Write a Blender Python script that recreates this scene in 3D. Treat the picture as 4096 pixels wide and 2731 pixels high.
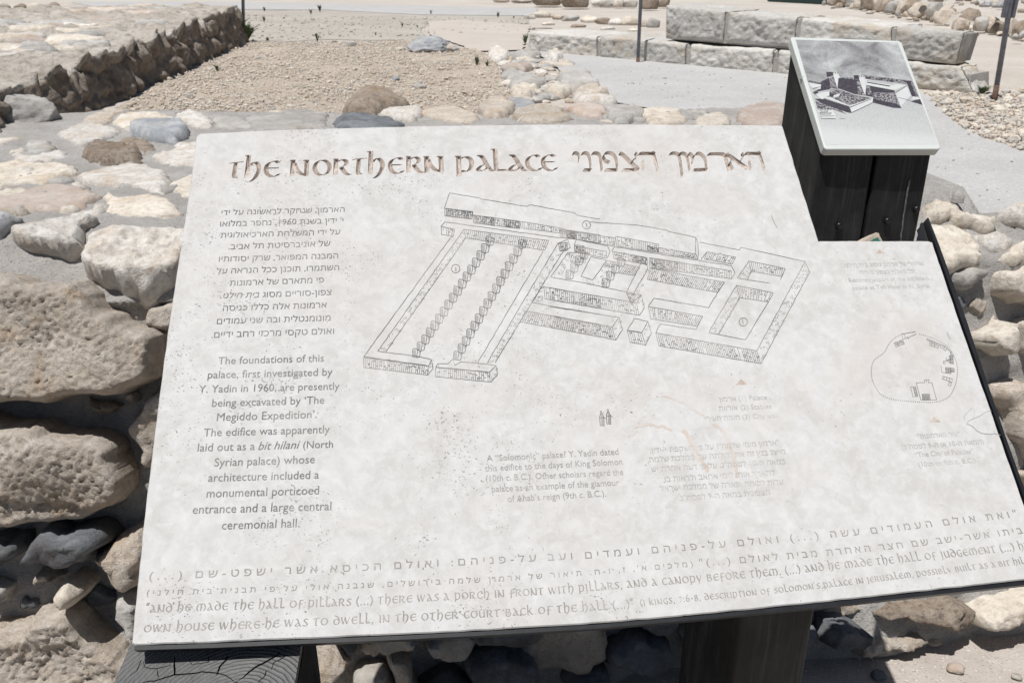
import bpy, bmesh, math, random
import numpy as np
from mathutils import Vector, Matrix, noise
from mathutils.geometry import delaunay_2d_cdt

scene = bpy.context.scene
for o in list(bpy.data.objects):
    bpy.data.objects.remove(o)
random.seed(7)

# ------------------------------------------------------------------ camera
FP, CX, CY = 3396.0, 2048.0, 1365.5          # focal length / centre in photo pixels (4096 x 2731)
TH = math.radians(23.5)
CS, SN = math.cos(TH), math.sin(TH)
EYE = Vector((0, 0, 1.6))
cam = bpy.data.cameras.new('camera')
cam.sensor_width = 36.0
cam.lens = FP / 4096 * 36.0
cam.clip_start, cam.clip_end = 0.05, 2000
cam.dof.use_dof = True
cam.dof.focus_distance = 1.3
cam.dof.aperture_fstop = 16
camo = bpy.data.objects.new('camera', cam)
scene.collection.objects.link(camo)
camo.location = EYE
camo.rotation_euler = (math.radians(90) - TH, 0, 0)
scene.camera = camo

# ------------------------------------------------------------------ world, sun, exposure
SUN = Vector((-0.20, -0.25, 1.0)).normalized()
world = bpy.data.worlds.new('World')
scene.world = world
world.use_nodes = True
wn = world.node_tree.nodes
sky = wn.new('ShaderNodeTexSky')
sky.sky_type = 'NISHITA'
sky.sun_disc = False
sky.sun_elevation = math.asin(SUN.z)
sky.sun_rotation = math.atan2(SUN.x, SUN.y)
world.node_tree.links.new(sky.outputs[0], wn['Background'].inputs[0])
wn['Background'].inputs[1].default_value = 0.05
sl = bpy.data.lights.new('sun', 'SUN')
sl.energy = 5.0
sl.angle = math.radians(0.5)
sl.color = (1.0, 0.98, 0.955)
so = bpy.data.objects.new('sun', sl)
scene.collection.objects.link(so)
so.location = SUN * 30
so.rotation_euler = SUN.to_track_quat('Z', 'Y').to_euler()
scene.view_settings.view_transform = 'Standard'
scene.view_settings.look = 'None'
scene.view_settings.exposure = 0.02
scene.view_settings.gamma = 1.0

# ------------------------------------------------------------------ helpers
COL = scene.collection
WLOC = {}


def ray(p):
    x, d = (p[0] - CX) / FP, (p[1] - CY) / FP
    return Vector((x, CS - d * SN, -SN - d * CS))


class Plane:
    def __init__(self, O, A, B):
        self.O, self.A, self.B = Vector(O), Vector(A).normalized(), Vector(B).normalized()
        self.N = self.A.cross(self.B).normalized()

    def hit(self, p):
        r = ray(p)
        return EYE + r * ((self.O - EYE).dot(self.N) / r.dot(self.N))

    def loc(self, p):
        q = self.hit(p) - self.O
        return (q.dot(self.A), q.dot(self.B))

    def w(self, a, b, h=0.0):
        return self.O + self.A * a + self.B * b + self.N * h


def horiz(z):
    return Plane((0, 0, z), (1, 0, 0), (0, 1, 0))


# windows of the photograph the outlines were measured in: (x0, y0, photo px per unit)
VW = dict(z1=(0, 0, .5953), z2=(1300, 0, .5952), z3=(2600, 0, .6377), z4=(0, 800, .5739), z5=(0, 1600, .7214),
          z6=(500, 2300, .8078), z7=(2300, 2100, .7636), r8=(3200, 800, .8925), tl=(0, 380, .3954),
          d1=(1400, 740, .523), d2=(2200, 900, .4677), t3=(740, 560, .38265), t4=(1600, 560, .6803),
          h5=(740, 800, .37), e6=(700, 1380, .4973), f7=(1800, 1500, .6378), m8=(3440, 1280, .4336),
          p1=(3140, 130, .3253), q2=(500, 2020, .6378), q3=(1900, 1950, .5102), q4=(2900, 1950, .5085),
          r5=(3640, 700, .5101), l7=(2900, 0, .5085), rb=(3300, 950, .21259), s=(0, 0, 1))


def V(v, *pts):
    x0, y0, k = VW[v]
    return [(x0 + x * k, y0 + y * k) for x, y in pts]


def empty(name, loc, label, cat, group=None):
    o = bpy.data.objects.new(name, None)
    o.empty_display_size = 0.1
    o.location = loc
    COL.objects.link(o)
    WLOC[o] = Vector(loc)
    tag(o, label, cat, group)
    return o


def tag(o, label=None, cat=None, group=None, kind=None):
    if label: o['label'] = label
    if cat: o['category'] = cat
    if group: o['group'] = group
    if kind: o['kind'] = kind
    return o


def mesh(name, verts, faces, mats, parent=None, smooth=True, mi=None, origin=None):
    """link world-space geometry as one object whose origin is at its middle"""
    a = np.array([tuple(v) for v in verts], dtype=np.float64)
    c = Vector(origin) if origin is not None else Vector((a.min(0) + a.max(0)) / 2)
    me = bpy.data.meshes.new(name)
    me.from_pydata((a - np.array(c)).tolist(), [], faces)
    mats = mats if isinstance(mats, (list, tuple)) else [mats]
    for m in mats:
        me.materials.append(m)
    if mi is not None:
        me.polygons.foreach_set('material_index', mi)
    if smooth:
        me.polygons.foreach_set('use_smooth', [True] * len(me.polygons))
    me.update()
    o = bpy.data.objects.new(name, me)
    COL.objects.link(o)
    WLOC[o] = c
    if parent is not None:
        o.parent = parent
        o.location = c - WLOC[parent]
    else:
        o.location = c
    return o


def fbm(p, octv=4, lac=2.1, gain=0.5):
    a, s = 1.0, 0.0
    q = Vector(p)
    for _ in range(octv):
        s += a * noise.noise(q)
        q = q * lac + Vector((3.1, 7.7, 1.3))
        a *= gain
    return s


# ------------------------------------------------------------------ materials
def new_mat(name):
    m = bpy.data.materials.new(name)
    m.use_nodes = True
    nt = m.node_tree
    return m, nt, nt.nodes['Principled BSDF']


def tex(nt, kind, scale, detail=6, rough=.6, coord=None, dist=0.0):
    n = nt.nodes.new('ShaderNodeTexNoise' if kind == 'noise' else 'ShaderNodeTexVoronoi')
    n.inputs['Scale'].default_value = scale
    if kind == 'noise':
        n.inputs['Detail'].default_value = detail
        n.inputs['Roughness'].default_value = rough
        n.inputs['Distortion'].default_value = dist
    if coord is not None:
        nt.links.new(coord, n.inputs['Vector'])
    return n


def ramp(nt, src, stops):
    r = nt.nodes.new('ShaderNodeValToRGB')
    el = r.color_ramp.elements
    while len(el) < len(stops):
        el.new(0.5)
    for e, (p, c) in zip(el, stops):
        e.position = p
        e.color = (*c, 1) if len(c) == 3 else c
    nt.links.new(src, r.inputs[0])
    return r


def mixc(nt, fac, a, b, mode='MIX'):
    m = nt.nodes.new('ShaderNodeMix')
    m.data_type = 'RGBA'
    m.blend_type = mode
    for sock, v in ((m.inputs[0], fac), (m.inputs[6], a), (m.inputs[7], b)):
        if hasattr(v, 'is_output'):
            nt.links.new(v, sock)
        elif isinstance(v, (int, float)):
            sock.default_value = v
        else:
            sock.default_value = (*v, 1)
    return m.outputs[2]


def bump(nt, bsdf, hs, strength, dist):
    b = nt.nodes.new('ShaderNodeBump')
    b.inputs['Strength'].default_value = strength
    b.inputs['Distance'].default_value = dist
    nt.links.new(hs, b.inputs['Height'])
    prev = bsdf.inputs['Normal'].links
    if prev:
        nt.links.new(prev[0].from_socket, b.inputs['Normal'])
    nt.links.new(b.outputs[0], bsdf.inputs['Normal'])


def objc(nt):
    return nt.nodes.new('ShaderNodeTexCoord').outputs['Object']


def geoc(nt):
    return nt.nodes.new('ShaderNodeNewGeometry').outputs['Position']


def stone_mat(name, base, dark, tint, sc=9.0, bs=.6, bd=.012, spots=.35, ochre=.6):
    """weathered rock: blotches of two tones, a tint, small dark pits, three scales of bump"""
    m, nt, b = new_mat(name)
    c = geoc(nt)
    n1 = tex(nt, 'noise', sc, 7, .62, c, .4)
    n2 = tex(nt, 'noise', sc * 4.5, 6, .65, c)
    n3 = tex(nt, 'noise', sc * 20, 5, .7, c)
    col = mixc(nt, ramp(nt, n1.outputs[0], [(.40, (0, 0, 0)), (.62, (1, 1, 1))]).outputs[0], base, tint)
    col = mixc(nt, ramp(nt, n2.outputs[0], [(.34, (spots,) * 3), (.52, (0, 0, 0))]).outputs[0], col, dark)
    col = mixc(nt, ramp(nt, n3.outputs[0], [(.30, (.55,) * 3), (.43, (0, 0, 0))]).outputs[0], col, dark)
    n5 = tex(nt, 'noise', sc * .55, 6, .68, c, .7)
    och = tuple(x * y for x, y in zip(base, (.86, .70, .52)))
    col = mixc(nt, ramp(nt, n5.outputs[0], [(.53, (0, 0, 0)), (.68, (ochre,) * 3)]).outputs[0], col, och)
    oi = nt.nodes.new('ShaderNodeObjectInfo')
    v = nt.nodes.new('ShaderNodeMapRange')
    v.inputs[3].default_value, v.inputs[4].default_value = .86, 1.1
    nt.links.new(oi.outputs['Random'], v.inputs[0])
    col = mixc(nt, 1.0, col, v.outputs[0], 'MULTIPLY')
    nt.links.new(col, b.inputs['Base Color'])
    b.inputs['Roughness'].default_value = .92
    b.inputs['Specular IOR Level'].default_value = .2
    bump(nt, b, n2.outputs[0], bs, bd)
    bump(nt, b, n3.outputs[0], bs, bd * .35)
    return m


def soil_mat(name, base, tint, dark, sc=3.0, bs=.5, bd=.01, peb=0.0):
    m, nt, b = new_mat(name)
    c = geoc(nt)
    n1 = tex(nt, 'noise', sc, 8, .6, c, .3)
    n2 = tex(nt, 'noise', sc * 22, 6, .7, c)
    col = mixc(nt, ramp(nt, n1.outputs[0], [(.36, (0, 0, 0)), (.64, (1, 1, 1))]).outputs[0], base, tint)
    col = mixc(nt, ramp(nt, n2.outputs[0], [(.30, (.8,) * 3), (.5, (0, 0, 0))]).outputs[0], col, dark)
    if peb:
        vo = tex(nt, 'voronoi', peb, coord=c)
        sel = ramp(nt, vo.outputs['Color'], [(.55, (0, 0, 0)), (.62, (1, 1, 1))])
        near = ramp(nt, vo.outputs['Distance'], [(.18, (1, 1, 1)), (.3, (0, 0, 0))])
        f = mixc(nt, 1.0, sel.outputs[0], near.outputs[0], 'MULTIPLY')
        col = mixc(nt, f, col, tuple(min(.85, x * 1.35) for x in tint))
        bump(nt, b, near.outputs[0], .5, .004)
    nt.links.new(col, b.inputs['Base Color'])
    b.inputs['Roughness'].default_value = .95
    b.inputs['Specular IOR Level'].default_value = .15
    bump(nt, b, n2.outputs[0], bs, bd)
    bump(nt, b, n1.outputs[0], bs, bd * 2)
    return m


def plain_mat(name, col, rough=.6, spec=.4, metal=0.0, var=.0, sc=60, bmp=0.0):
    m, nt, b = new_mat(name)
    b.inputs['Roughness'].default_value = rough
    b.inputs['Specular IOR Level'].default_value = spec
    b.inputs['Metallic'].default_value = metal
    n = tex(nt, 'noise', sc, 6, .65, geoc(nt))
    lo = tuple(x * (1 - var) for x in col)
    hi = tuple(min(.95, x * (1 + var)) for x in col)
    nt.links.new(ramp(nt, n.outputs[0], [(.3, lo), (.7, hi)]).outputs[0], b.inputs['Base Color'])
    if bmp:
        bump(nt, b, n.outputs[0], .5, bmp)
    return m


def wood_mat(name, col, hi, axis_scale, rough=.62):
    """tarred timber: long grain, dry pale streaks along the fibre"""
    m, nt, b = new_mat(name)
    mp = nt.nodes.new('ShaderNodeMapping')
    mp.inputs['Scale'].default_value = axis_scale
    nt.links.new(objc(nt), mp.inputs[0])
    n1 = tex(nt, 'noise', 1.0, 8, .62, mp.outputs[0], .25)
    n2 = tex(nt, 'noise', 9.0, 5, .6, objc(nt))
    c = ramp(nt, n1.outputs[0], [(.36, tuple(x * .45 for x in col)), (.55, col), (.72, hi)])
    c2 = mixc(nt, ramp(nt, n2.outputs[0], [(.45, (0, 0, 0)), (.75, (.5, .5, .5))]).outputs[0], c.outputs[0], hi)
    nt.links.new(c2, b.inputs['Base Color'])
    b.inputs['Roughness'].default_value = rough
    b.inputs['Specular IOR Level'].default_value = .3
    bump(nt, b, n1.outputs[0], .7, .003)
    return m


M = {}
M['white'] = stone_mat('white limestone', (.55, .505, .45), (.34, .305, .265), (.69, .665, .62), 13, .7, .010, .6)
M['cream'] = stone_mat('cream limestone', (.56, .50, .42), (.35, .30, .245), (.68, .63, .55), 12, .7, .010, .55)
M['tan'] = stone_mat('tan limestone', (.565, .49, .405), (.30, .25, .20), (.70, .63, .55), 14, 1.0, .012, .45)
M['brown'] = stone_mat('brown pitted stone', (.34, .275, .215), (.12, .10, .085), (.43, .36, .29), 14, .9, .014, .7)
M['pink'] = stone_mat('pinkish stone', (.44, .36, .305), (.28, .225, .19), (.52, .46, .41), 11)
M['blue'] = stone_mat('blue grey stone', (.30, .315, .33), (.15, .16, .175), (.45, .45, .45), 11)
M['dark'] = stone_mat('dark basalt and slab shade', (.105, .11, .12), (.03, .03, .035), (.20, .21, .22), 8)
M['grey'] = stone_mat('grey stone', (.36, .345, .32), (.17, .16, .15), (.48, .46, .43), 8)
M['ashlar'] = stone_mat('dressed limestone', (.53, .51, .47), (.33, .31, .275), (.63, .61, .575), 6, .9, .015, .35)
M['mortar'] = soil_mat('grey mortar', (.40, .378, .352), (.49, .468, .44), (.22, .205, .19), 9, .9, .010)
M['terrace'] = soil_mat('dry dusty soil', (.44, .395, .345), (.51, .47, .42), (.32, .285, .245), 1.3, .6, .012)
M['soil'] = soil_mat('grey beaten soil', (.37, .335, .295), (.43, .40, .355), (.26, .235, .205), 1.6, .5, .01)
M['gravelbed'] = soil_mat('gravel bed', (.47, .395, .315), (.55, .48, .40), (.33, .275, .22), 6, .8, .015)
M['sand'] = soil_mat('sandy ground', (.40, .355, .315), (.47, .425, .38), (.29, .255, .225), 7, .6, .006, 90)
M['path'] = soil_mat('pale concrete path', (.40, .39, .377), (.445, .438, .428), (.33, .318, .30), 3.5, .35, .005, 60)
M['path2'] = soil_mat('beige concrete path', (.45, .405, .355), (.49, .445, .40), (.38, .34, .295), 2.2, .25, .004)
M['steel'] = plain_mat('black painted steel', (.012, .013, .015), .45, .3, 0, .3, 40, .0004)
M['steel2'] = plain_mat('dull grey steel', (.40, .385, .365), .6, .4, 0, .25, 30)
M['pole'] = plain_mat('grey steel pole', (.16, .165, .19), .5, .5, .4, .35, 25)
M['rust'] = plain_mat('rusty steel', (.14, .085, .065), .8, .3, 0, .4, 40)
M['timber'] = wood_mat('black tarred timber', (.010, .0104, .0108), (.048, .049, .05), (150, 26, 5))
M['bolt'] = plain_mat('dark bolt', (.02, .02, .02), .4, .6, .6, .2)
M['leaf'] = plain_mat('dusty weed leaf', (.085, .11, .055), .7, .3, 0, .4, 60)
M['green'] = plain_mat('dark green paint', (.012, .035, .03), .5, .4, 0, .2)
M['card'] = plain_mat('beige card', (.48, .41, .33), .7, .3, 0, .12, 50)
M['greenfoil'] = plain_mat('green foil', (.02, .14, .10), .35, .5, 0, .2)


def slab_material():
    m, nt, b = new_mat('pale sawn limestone')
    c = objc(nt)
    n1 = tex(nt, 'noise', 17, 9, .68, c, .9)
    n2 = tex(nt, 'noise', 60, 8, .68, c, .5)
    n3 = tex(nt, 'noise', 3.4, 8, .62, c, 1.2)
    col = mixc(nt, ramp(nt, n1.outputs[0], [(.40, (0, 0, 0)), (.60, (1, 1, 1))]).outputs[0], (.446, .434, .415), (.505, .498, .484))
    col = mixc(nt, ramp(nt, n2.outputs[0], [(.44, (0, 0, 0)), (.68, (.6, .6, .6))]).outputs[0], col, (.587, .581, .566))
    col = mixc(nt, ramp(nt, n3.outputs[0], [(.50, (0, 0, 0)), (.66, (.45, .45, .45))]).outputs[0], col, (.475, .44, .405))
    # little natural pits, in clusters
    mp = nt.nodes.new('ShaderNodeMapping')
    mp.inputs['Scale'].default_value = (1, 1.5, 1)
    mp.inputs['Rotation'].default_value = (0, 0, .5)
    nt.links.new(c, mp.inputs[0])
    n4 = tex(nt, 'noise', 270, 4, .65, mp.outputs[0], .6)
    n5 = tex(nt, 'noise', 9, 5, .65, c)
    clus = ramp(nt, n5.outputs[0], [(.38, (.155,) * 3), (.66, (0, 0, 0))])
    sx_ = nt.nodes.new('ShaderNodeSeparateXYZ')
    nt.links.new(c, sx_.inputs[0])
    wr = nt.nodes.new('ShaderNodeMapRange')
    nt.links.new(sx_.outputs[0], wr.inputs[0])
    wr.inputs[1].default_value, wr.inputs[2].default_value = -.5, .35
    wr.inputs[3].default_value, wr.inputs[4].default_value = 1.0, .62
    ad = nt.nodes.new('ShaderNodeMath')
    ad.operation = 'MULTIPLY_ADD'
    nt.links.new(clus.outputs[0], ad.inputs[0])
    nt.links.new(wr.outputs[0], ad.inputs[1])
    nt.links.new(n4.outputs[0], ad.inputs[2])
    pit = ramp(nt, ad.outputs[0], [(.757, (0, 0, 0)), (.80, (.9, .9, .9))])
    col = mixc(nt, pit.outputs[0], col, (.24, .225, .21))
    nt.links.new(col, b.inputs['Base Color'])
    b.inputs['Roughness'].default_value = .8
    b.inputs['Specular IOR Level'].default_value = .25
    inv = nt.nodes.new('ShaderNodeMath')
    inv.operation = 'SUBTRACT'
    inv.inputs[0].default_value = 1.0
    nt.links.new(pit.outputs[0], inv.inputs[1])
    bump(nt, b, inv.outputs[0], .8, .0015)
    bump(nt, b, n2.outputs[0], .25, .0012)
    return m


def ink_mat(name, col, fade, lo=.40, hi=.62):
    """engraved line colour, worn thin in places back to the stone"""
    m, nt, b = new_mat(name)
    n = tex(nt, 'noise', 22, 6, .7, geoc(nt))
    nt.links.new(ramp(nt, n.outputs[0], [(lo, col), (hi, fade)]).outputs[0], b.inputs['Base Color'])
    b.inputs['Roughness'].default_value = .85
    b.inputs['Specular IOR Level'].default_value = .2
    return m


M['slab'] = slab_material()
M['cut'] = plain_mat('raw cut limestone', (.41, .35, .305), .9, .2, 0, .4, 120, .0006)
M['ink_dark'] = ink_mat('dark engraved paint', (.125, .125, .125), (.25, .245, .235))
M['ink_mid'] = ink_mat('worn engraved paint', (.23, .225, .215), (.36, .345, .33))
M['ink_pale'] = ink_mat('faded engraved paint', (.33, .32, .305), (.46, .445, .42))
M['ink_quote'] = ink_mat('bare engraved stone', (.235, .215, .195), (.35, .325, .30))
M['ink_plan'] = ink_mat('engraved drawing paint', (.10, .10, .105), (.30, .28, .265), .42, .60)
M['vein'] = ink_mat('rusty vein', (.455, .38, .315), (.515, .48, .45))

# ------------------------------------------------------------------ ground, terrace, paths
ZT, ZW = 0.98, 1.06                          # terrace level, top of the rubble wall
TER = horiz(ZT)
TOP = horiz(ZW)


def sheet(name, poly, z, mat, sub=0.0, amp=0.0, kind='structure', sharp=False):
    """flat polygon (world xy) as a sheet; with sub > 0 it is gridded and gently uneven"""
    pts = [Vector(p) for p in poly]
    out = []
    for i, p in enumerate(pts):
        q = pts[(i + 1) % len(pts)]
        n = max(1, int((q - p).length / sub)) if sub else 1
        out += [p.lerp(q, k / n) for k in range(n)]
    if sub and not sharp:
        out = [p + Vector((noise.noise(Vector((p.x * 9, p.y * 9, 1))), noise.noise(Vector((p.x * 9, p.y * 9, 5))))) * sub * .35 for p in out]
    vs = list(out)
    if sub:
        xs = [p.x for p in out]; ys = [p.y for p in out]
        x = min(xs)
        while x < max(xs):
            y = min(ys)
            while y < max(ys):
                vs.append(Vector((x, y)))
                y += sub
            x += sub
    r = delaunay_2d_cdt(vs, [], [list(range(len(out)))], 1, 1e-6)
    V3 = [(p.x, p.y, z + (amp * fbm((p.x * 1.7, p.y * 1.7, 3), 3) if amp else 0)) for p in r[0]]
    o = mesh(name, V3, [list(f) for f in r[2]], mat)
    return tag(o, kind=kind)


def gpoly(z, pts):
    pl = horiz(z)
    return [pl.hit(p).xy for p in pts]


sheet('ground', [(-60, -60), (60, -60), (60, 12), (3, 2.3), (-4, 1.2), (-60, -8)], 0.0, M['sand'])
# the raised terrace behind the rubble wall, reaching the horizon
tv = [(-400, 1.6 - 60, ZT), (-3, 2.2, ZT), (4, 2.75, ZT), (400, 60, ZT), (400, 900, ZT), (-400, 900, ZT),
      (-400, 1.6 - 60, -.1), (-3, 2.2, -.1), (4, 2.75, -.1), (400, 60, -.1)]
tag(mesh('terrace', tv, [(0, 1, 2, 3, 4, 5), (6, 7, 1, 0), (7, 8, 2, 1), (8, 9, 3, 2)], M['terrace'], smooth=False), kind='structure')
# grey beaten soil beyond the gravel, concrete paths
sheet('soil', gpoly(ZT, V('z1', (1640, 80), (2352, 60)) + V('z2', (600, 75), (1370, 115), (1370, 165), (700, 150), (640, 210), (690, 265), (350, 275), (0, 270)) + V('z1', (1900, 285), (1650, 275))), ZT + .004, M['soil'], .12)
sheet('path', gpoly(ZT, V('s', (300, 8), (960, 10), (1500, 20), (2150, 36), (2150, 66), (1700, 62), (1300, 42), (960, 42), (300, 34))), ZT + .008, M['path'], .25)
sheet('path', gpoly(ZT, V('z2', (690, 150), (900, 140), (1380, 175), (1345, 300), (1330, 345), (1000, 355), (930, 320), (700, 240))), ZT + .012, M['path2'], .10)
sheet('path', gpoly(ZT, V('s', (2130, 205), (2420, 225), (2780, 255), (3130, 285), (3480, 320)) + V('z3', (1650, 585), (1740, 610), (1800, 700), (1990, 850), (2346, 985)) +
                    V('s', (4260, 690), (4300, 900), (4000, 905), (3700, 860), (3300, 560), (3050, 500), (2560, 440), (2380, 405), (2250, 300))), ZT + .016, M['path'], .08)

# ------------------------------------------------------------------ rock builders


def resample(pts, sp, jit=0.0):
    out = []
    n = len(pts)
    # Catmull-Rom through the traced corners, then even steps
    for i in range(n):
        p0, p1, p2, p3 = pts[i - 1], pts[i], pts[(i + 1) % n], pts[(i + 2) % n]
        L = (p2 - p1).length
        k = max(1, int(L / sp))
        for j in range(k):
            t = j / k
            c = 0.5 * ((2 * p1) + (p2 - p0) * t + (2 * p0 - 5 * p1 + 4 * p2 - p3) * t * t + (3 * p1 - p0 - 3 * p2 + p3) * t ** 3)
            q = (p1.lerp(p2, t)) * .45 + c * .55
            out.append(q)
    if jit:
        out = [q + Vector((noise.noise(Vector((q.x, q.y, .3)) / (sp * 3)), noise.noise(Vector((q.x, q.y, 9.3)) / (sp * 3)))) * jit for q in out]
    return out


def dist_to(poly, pts):
    A = np.array([tuple(p) for p in poly]); B = np.roll(A, -1, 0)
    P = np.array([tuple(p) for p in pts])
    D = np.full(len(P), 1e9)
    for a, b in zip(A, B):
        ab = b - a
        t = np.clip(((P - a) @ ab) / max(1e-12, ab @ ab), 0, 1)
        D = np.minimum(D, np.hypot(*(P - (a + t[:, None] * ab)).T))
    return D


def inside(poly, x, y):
    c = False
    j = len(poly) - 1
    for i in range(len(poly)):
        a, b = poly[i], poly[j]
        if (a[1] > y) != (b[1] > y) and x < (b[0] - a[0]) * (y - a[1]) / (b[1] - a[1]) + a[0]:
            c = not c
        j = i
    return c


def traced_stone(name, pl, pts2, bulge, mat, parent, sp=.012, rough=.010, edge=.45, sink=.05, collect=None, tilt=(0, 0), seed=0, fine=1.0, lift=0.0, base=0.0, facet=9.0, grain=1.0, ridge=None, fa=.009):
    """a stone set in a wall: its outline on the wall's surface, domed outward, craggy, with sides going back into the mortar"""
    poly = [Vector(p) for p in pts2]
    if sum(a.x * b.y - b.x * a.y for a, b in zip(poly, poly[1:] + poly[:1])) < 0:
        poly.reverse()
    bd = resample(poly, sp, sp * .9)
    bd = [q + Vector((noise.noise(Vector((q.x * 26, q.y * 26, seed))), noise.noise(Vector((q.x * 26, q.y * 26, seed + 9))))) * min(.016, sp) for q in bd]
    xs = [p.x for p in bd]; ys = [p.y for p in bd]
    inner, row = [], 0
    y = min(ys)
    while y < max(ys):
        x = min(xs) + (sp / 2 if row % 2 else 0)
        while x < max(xs):
            if inside(bd, x, y):
                inner.append(Vector((x + random.uniform(-.2, .2) * sp, y + random.uniform(-.2, .2) * sp)))
            x += sp
        y += sp * .87
        row += 1
    d = dist_to(bd, inner) if inner else np.zeros(0)
    keep = [i for i in range(len(inner)) if d[i] > sp * .55]
    inner = [inner[i] for i in keep]
    dd = d[keep]
    wmax = max(float(dd.max()) if len(dd) else .01, .01)
    r = delaunay_2d_cdt(bd + inner, [], [list(range(len(bd)))], 1, 1e-7)
    nb = len(bd)
    P2 = r[0]
    D = dist_to(bd, P2)
    cx, cy = sum(xs) / len(xs), sum(ys) / len(ys)
    off = Vector((seed * 3.7, seed * 1.9, seed * .7))
    ylo, yhi = min(ys), max(ys)
    VS = []
    for p, q in zip(P2, D):
        t = min(1.0, q / (wmax * edge))
        h = bulge * math.sqrt(max(0, 1 - (1 - t) ** 2.2))
        w3 = Vector((p.x, p.y, 0)) + off
        big = noise.noise(w3 * 5.5)
        if ridge:
            f0 = ridge[0] + .10 * noise.noise(w3 * 7 + Vector((0, 0, 8)))
            s_ = (p.y - ylo) / (yhi - ylo)
            prof = min(1, max(0, (1 - s_) / (1 - f0))) if s_ > f0 else max(0, s_ / f0) ** .55
            tt = min(1, q / (wmax * .16))
            h = bulge * .25 * math.sqrt(max(0, 1 - (1 - t) ** 2.2)) + ridge[1] * prof * math.sqrt(max(0, 1 - (1 - tt) ** 2))
        cr = fbm(w3 * 16, 3)
        fq = w3 * facet
        _d, _p = noise.voronoi(fq + Vector((noise.noise(fq * 1.3), noise.noise(fq * 1.3 + Vector((9, 0, 0))), 0)) * .5)
        c0 = _p[0]
        fc = (fq - c0).dot(noise.noise_vector(c0 * 7.31 + Vector((.37, .61, .13)))) * 1.9 + .5 * noise.noise(c0 * 5.7)
        fi = fbm(w3 * 42, 3)
        fx = noise.noise(w3 * 120) + .6 * noise.noise(w3 * 210)
        rid = abs(noise.noise(w3 * 11 + Vector((0, 0, 4))))
        h *= 1 + .45 * big
        h += t * rough * (.40 * cr + .30 * fi * fine + .36 * fx * fine * grain - .3 * max(0, .05 - rid) * 6)
        h += fa * fc * min(1, t * 1.6) + lift * t + (p.x - cx) * tilt[0] * t + (p.y - cy) * tilt[1] * t
        if q < 1e-6:
            h = -.002
        h += base
        sx = rough * .5 * noise.noise(w3 * 30 + Vector((5, 0, 0))) * t
        VS.append(pl.w(p.x + sx, p.y, h))
    F = [list(f) for f in r[2]]
    # skirt going back into the wall
    bi = [i for i, q in enumerate(D) if q < 1e-6]
    ec = {}
    for f in F:
        for a, b in zip(f, f[1:] + f[:1]):
            ec[(a, b)] = 1
    skirt = {}
    for (a, b) in list(ec):
        if (b, a) not in ec:
            for v in (a, b):
                if v not in skirt:
                    skirt[v] = len(VS)
                    VS.append(Vector(VS[v]) - pl.N * sink)
            F.append([b, a, skirt[a], skirt[b]])
    if collect is not None:
        collect.append((VS, F))
        return None
    return mesh(name, VS, F, mat, parent)


_ico = {}


def ico(sub):
    if sub not in _ico:
        bm = bmesh.new()
        bmesh.ops.create_icosphere(bm, subdivisions=sub, radius=1)
        bm.verts.ensure_lookup_table()
        _ico[sub] = ([v.co.copy() for v in bm.verts], [[v.index for v in f.verts] for f in bm.faces])
        bm.free()
    return _ico[sub]


def blob(center, size, seed, sub=3, cut=.5, rotz=0.0, crag=.22):
    """an irregular rock as (verts, faces): chipped planes, flat underside"""
    vs, fs = ico(sub)
    rnd = random.Random(seed)
    planes = []
    for _ in range(9):
        n = Vector((rnd.gauss(0, 1), rnd.gauss(0, 1), rnd.gauss(0, .8))).normalized()
        planes.append((n, rnd.uniform(.62, .9)))
    off = Vector((seed * 1.37 % 50, seed * 2.11 % 50, 0))
    R = Matrix.Rotation(rotz, 3, 'Z')
    out = []
    for v in vs:
        p = v * (1 + crag * noise.noise(v * 1.4 + off))
        for n, d in planes:
            e = p.dot(n) - d
            if e > 0:
                p = p - n * e * .85
        if sub > 2:
            p = p * (1 + crag * .28 * fbm(v * 4.5 + off, 3))
        p.z = max(p.z, -cut)
        out.append(R @ Vector((p.x * size[0], p.y * size[1], p.z * size[2])) + Vector(center))
    return out, fs


def px_rock(name, bx, by, w, h, mat, parent=None, z=ZT, seed=1, sub=3, depth=.8, label=None, cat=None, group=None, cut=.5):
    """a rock standing on level z whose foot is at photo pixel (bx, by), w x h pixels large"""
    p = horiz(z).hit((bx, by))
    dep = (p - EYE).y * CS - (p - EYE).z * SN
    W, H = w / FP * dep, h / FP * dep
    c = p + Vector((0, W * depth * .4, H * .40))
    v, f = blob(c, (W * .58, W * depth * .55, H * .62), seed, sub, cut, 0)
    o = mesh(name, v, f, mat, parent)
    if label:
        tag(o, label, cat, group)
    return o


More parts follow.
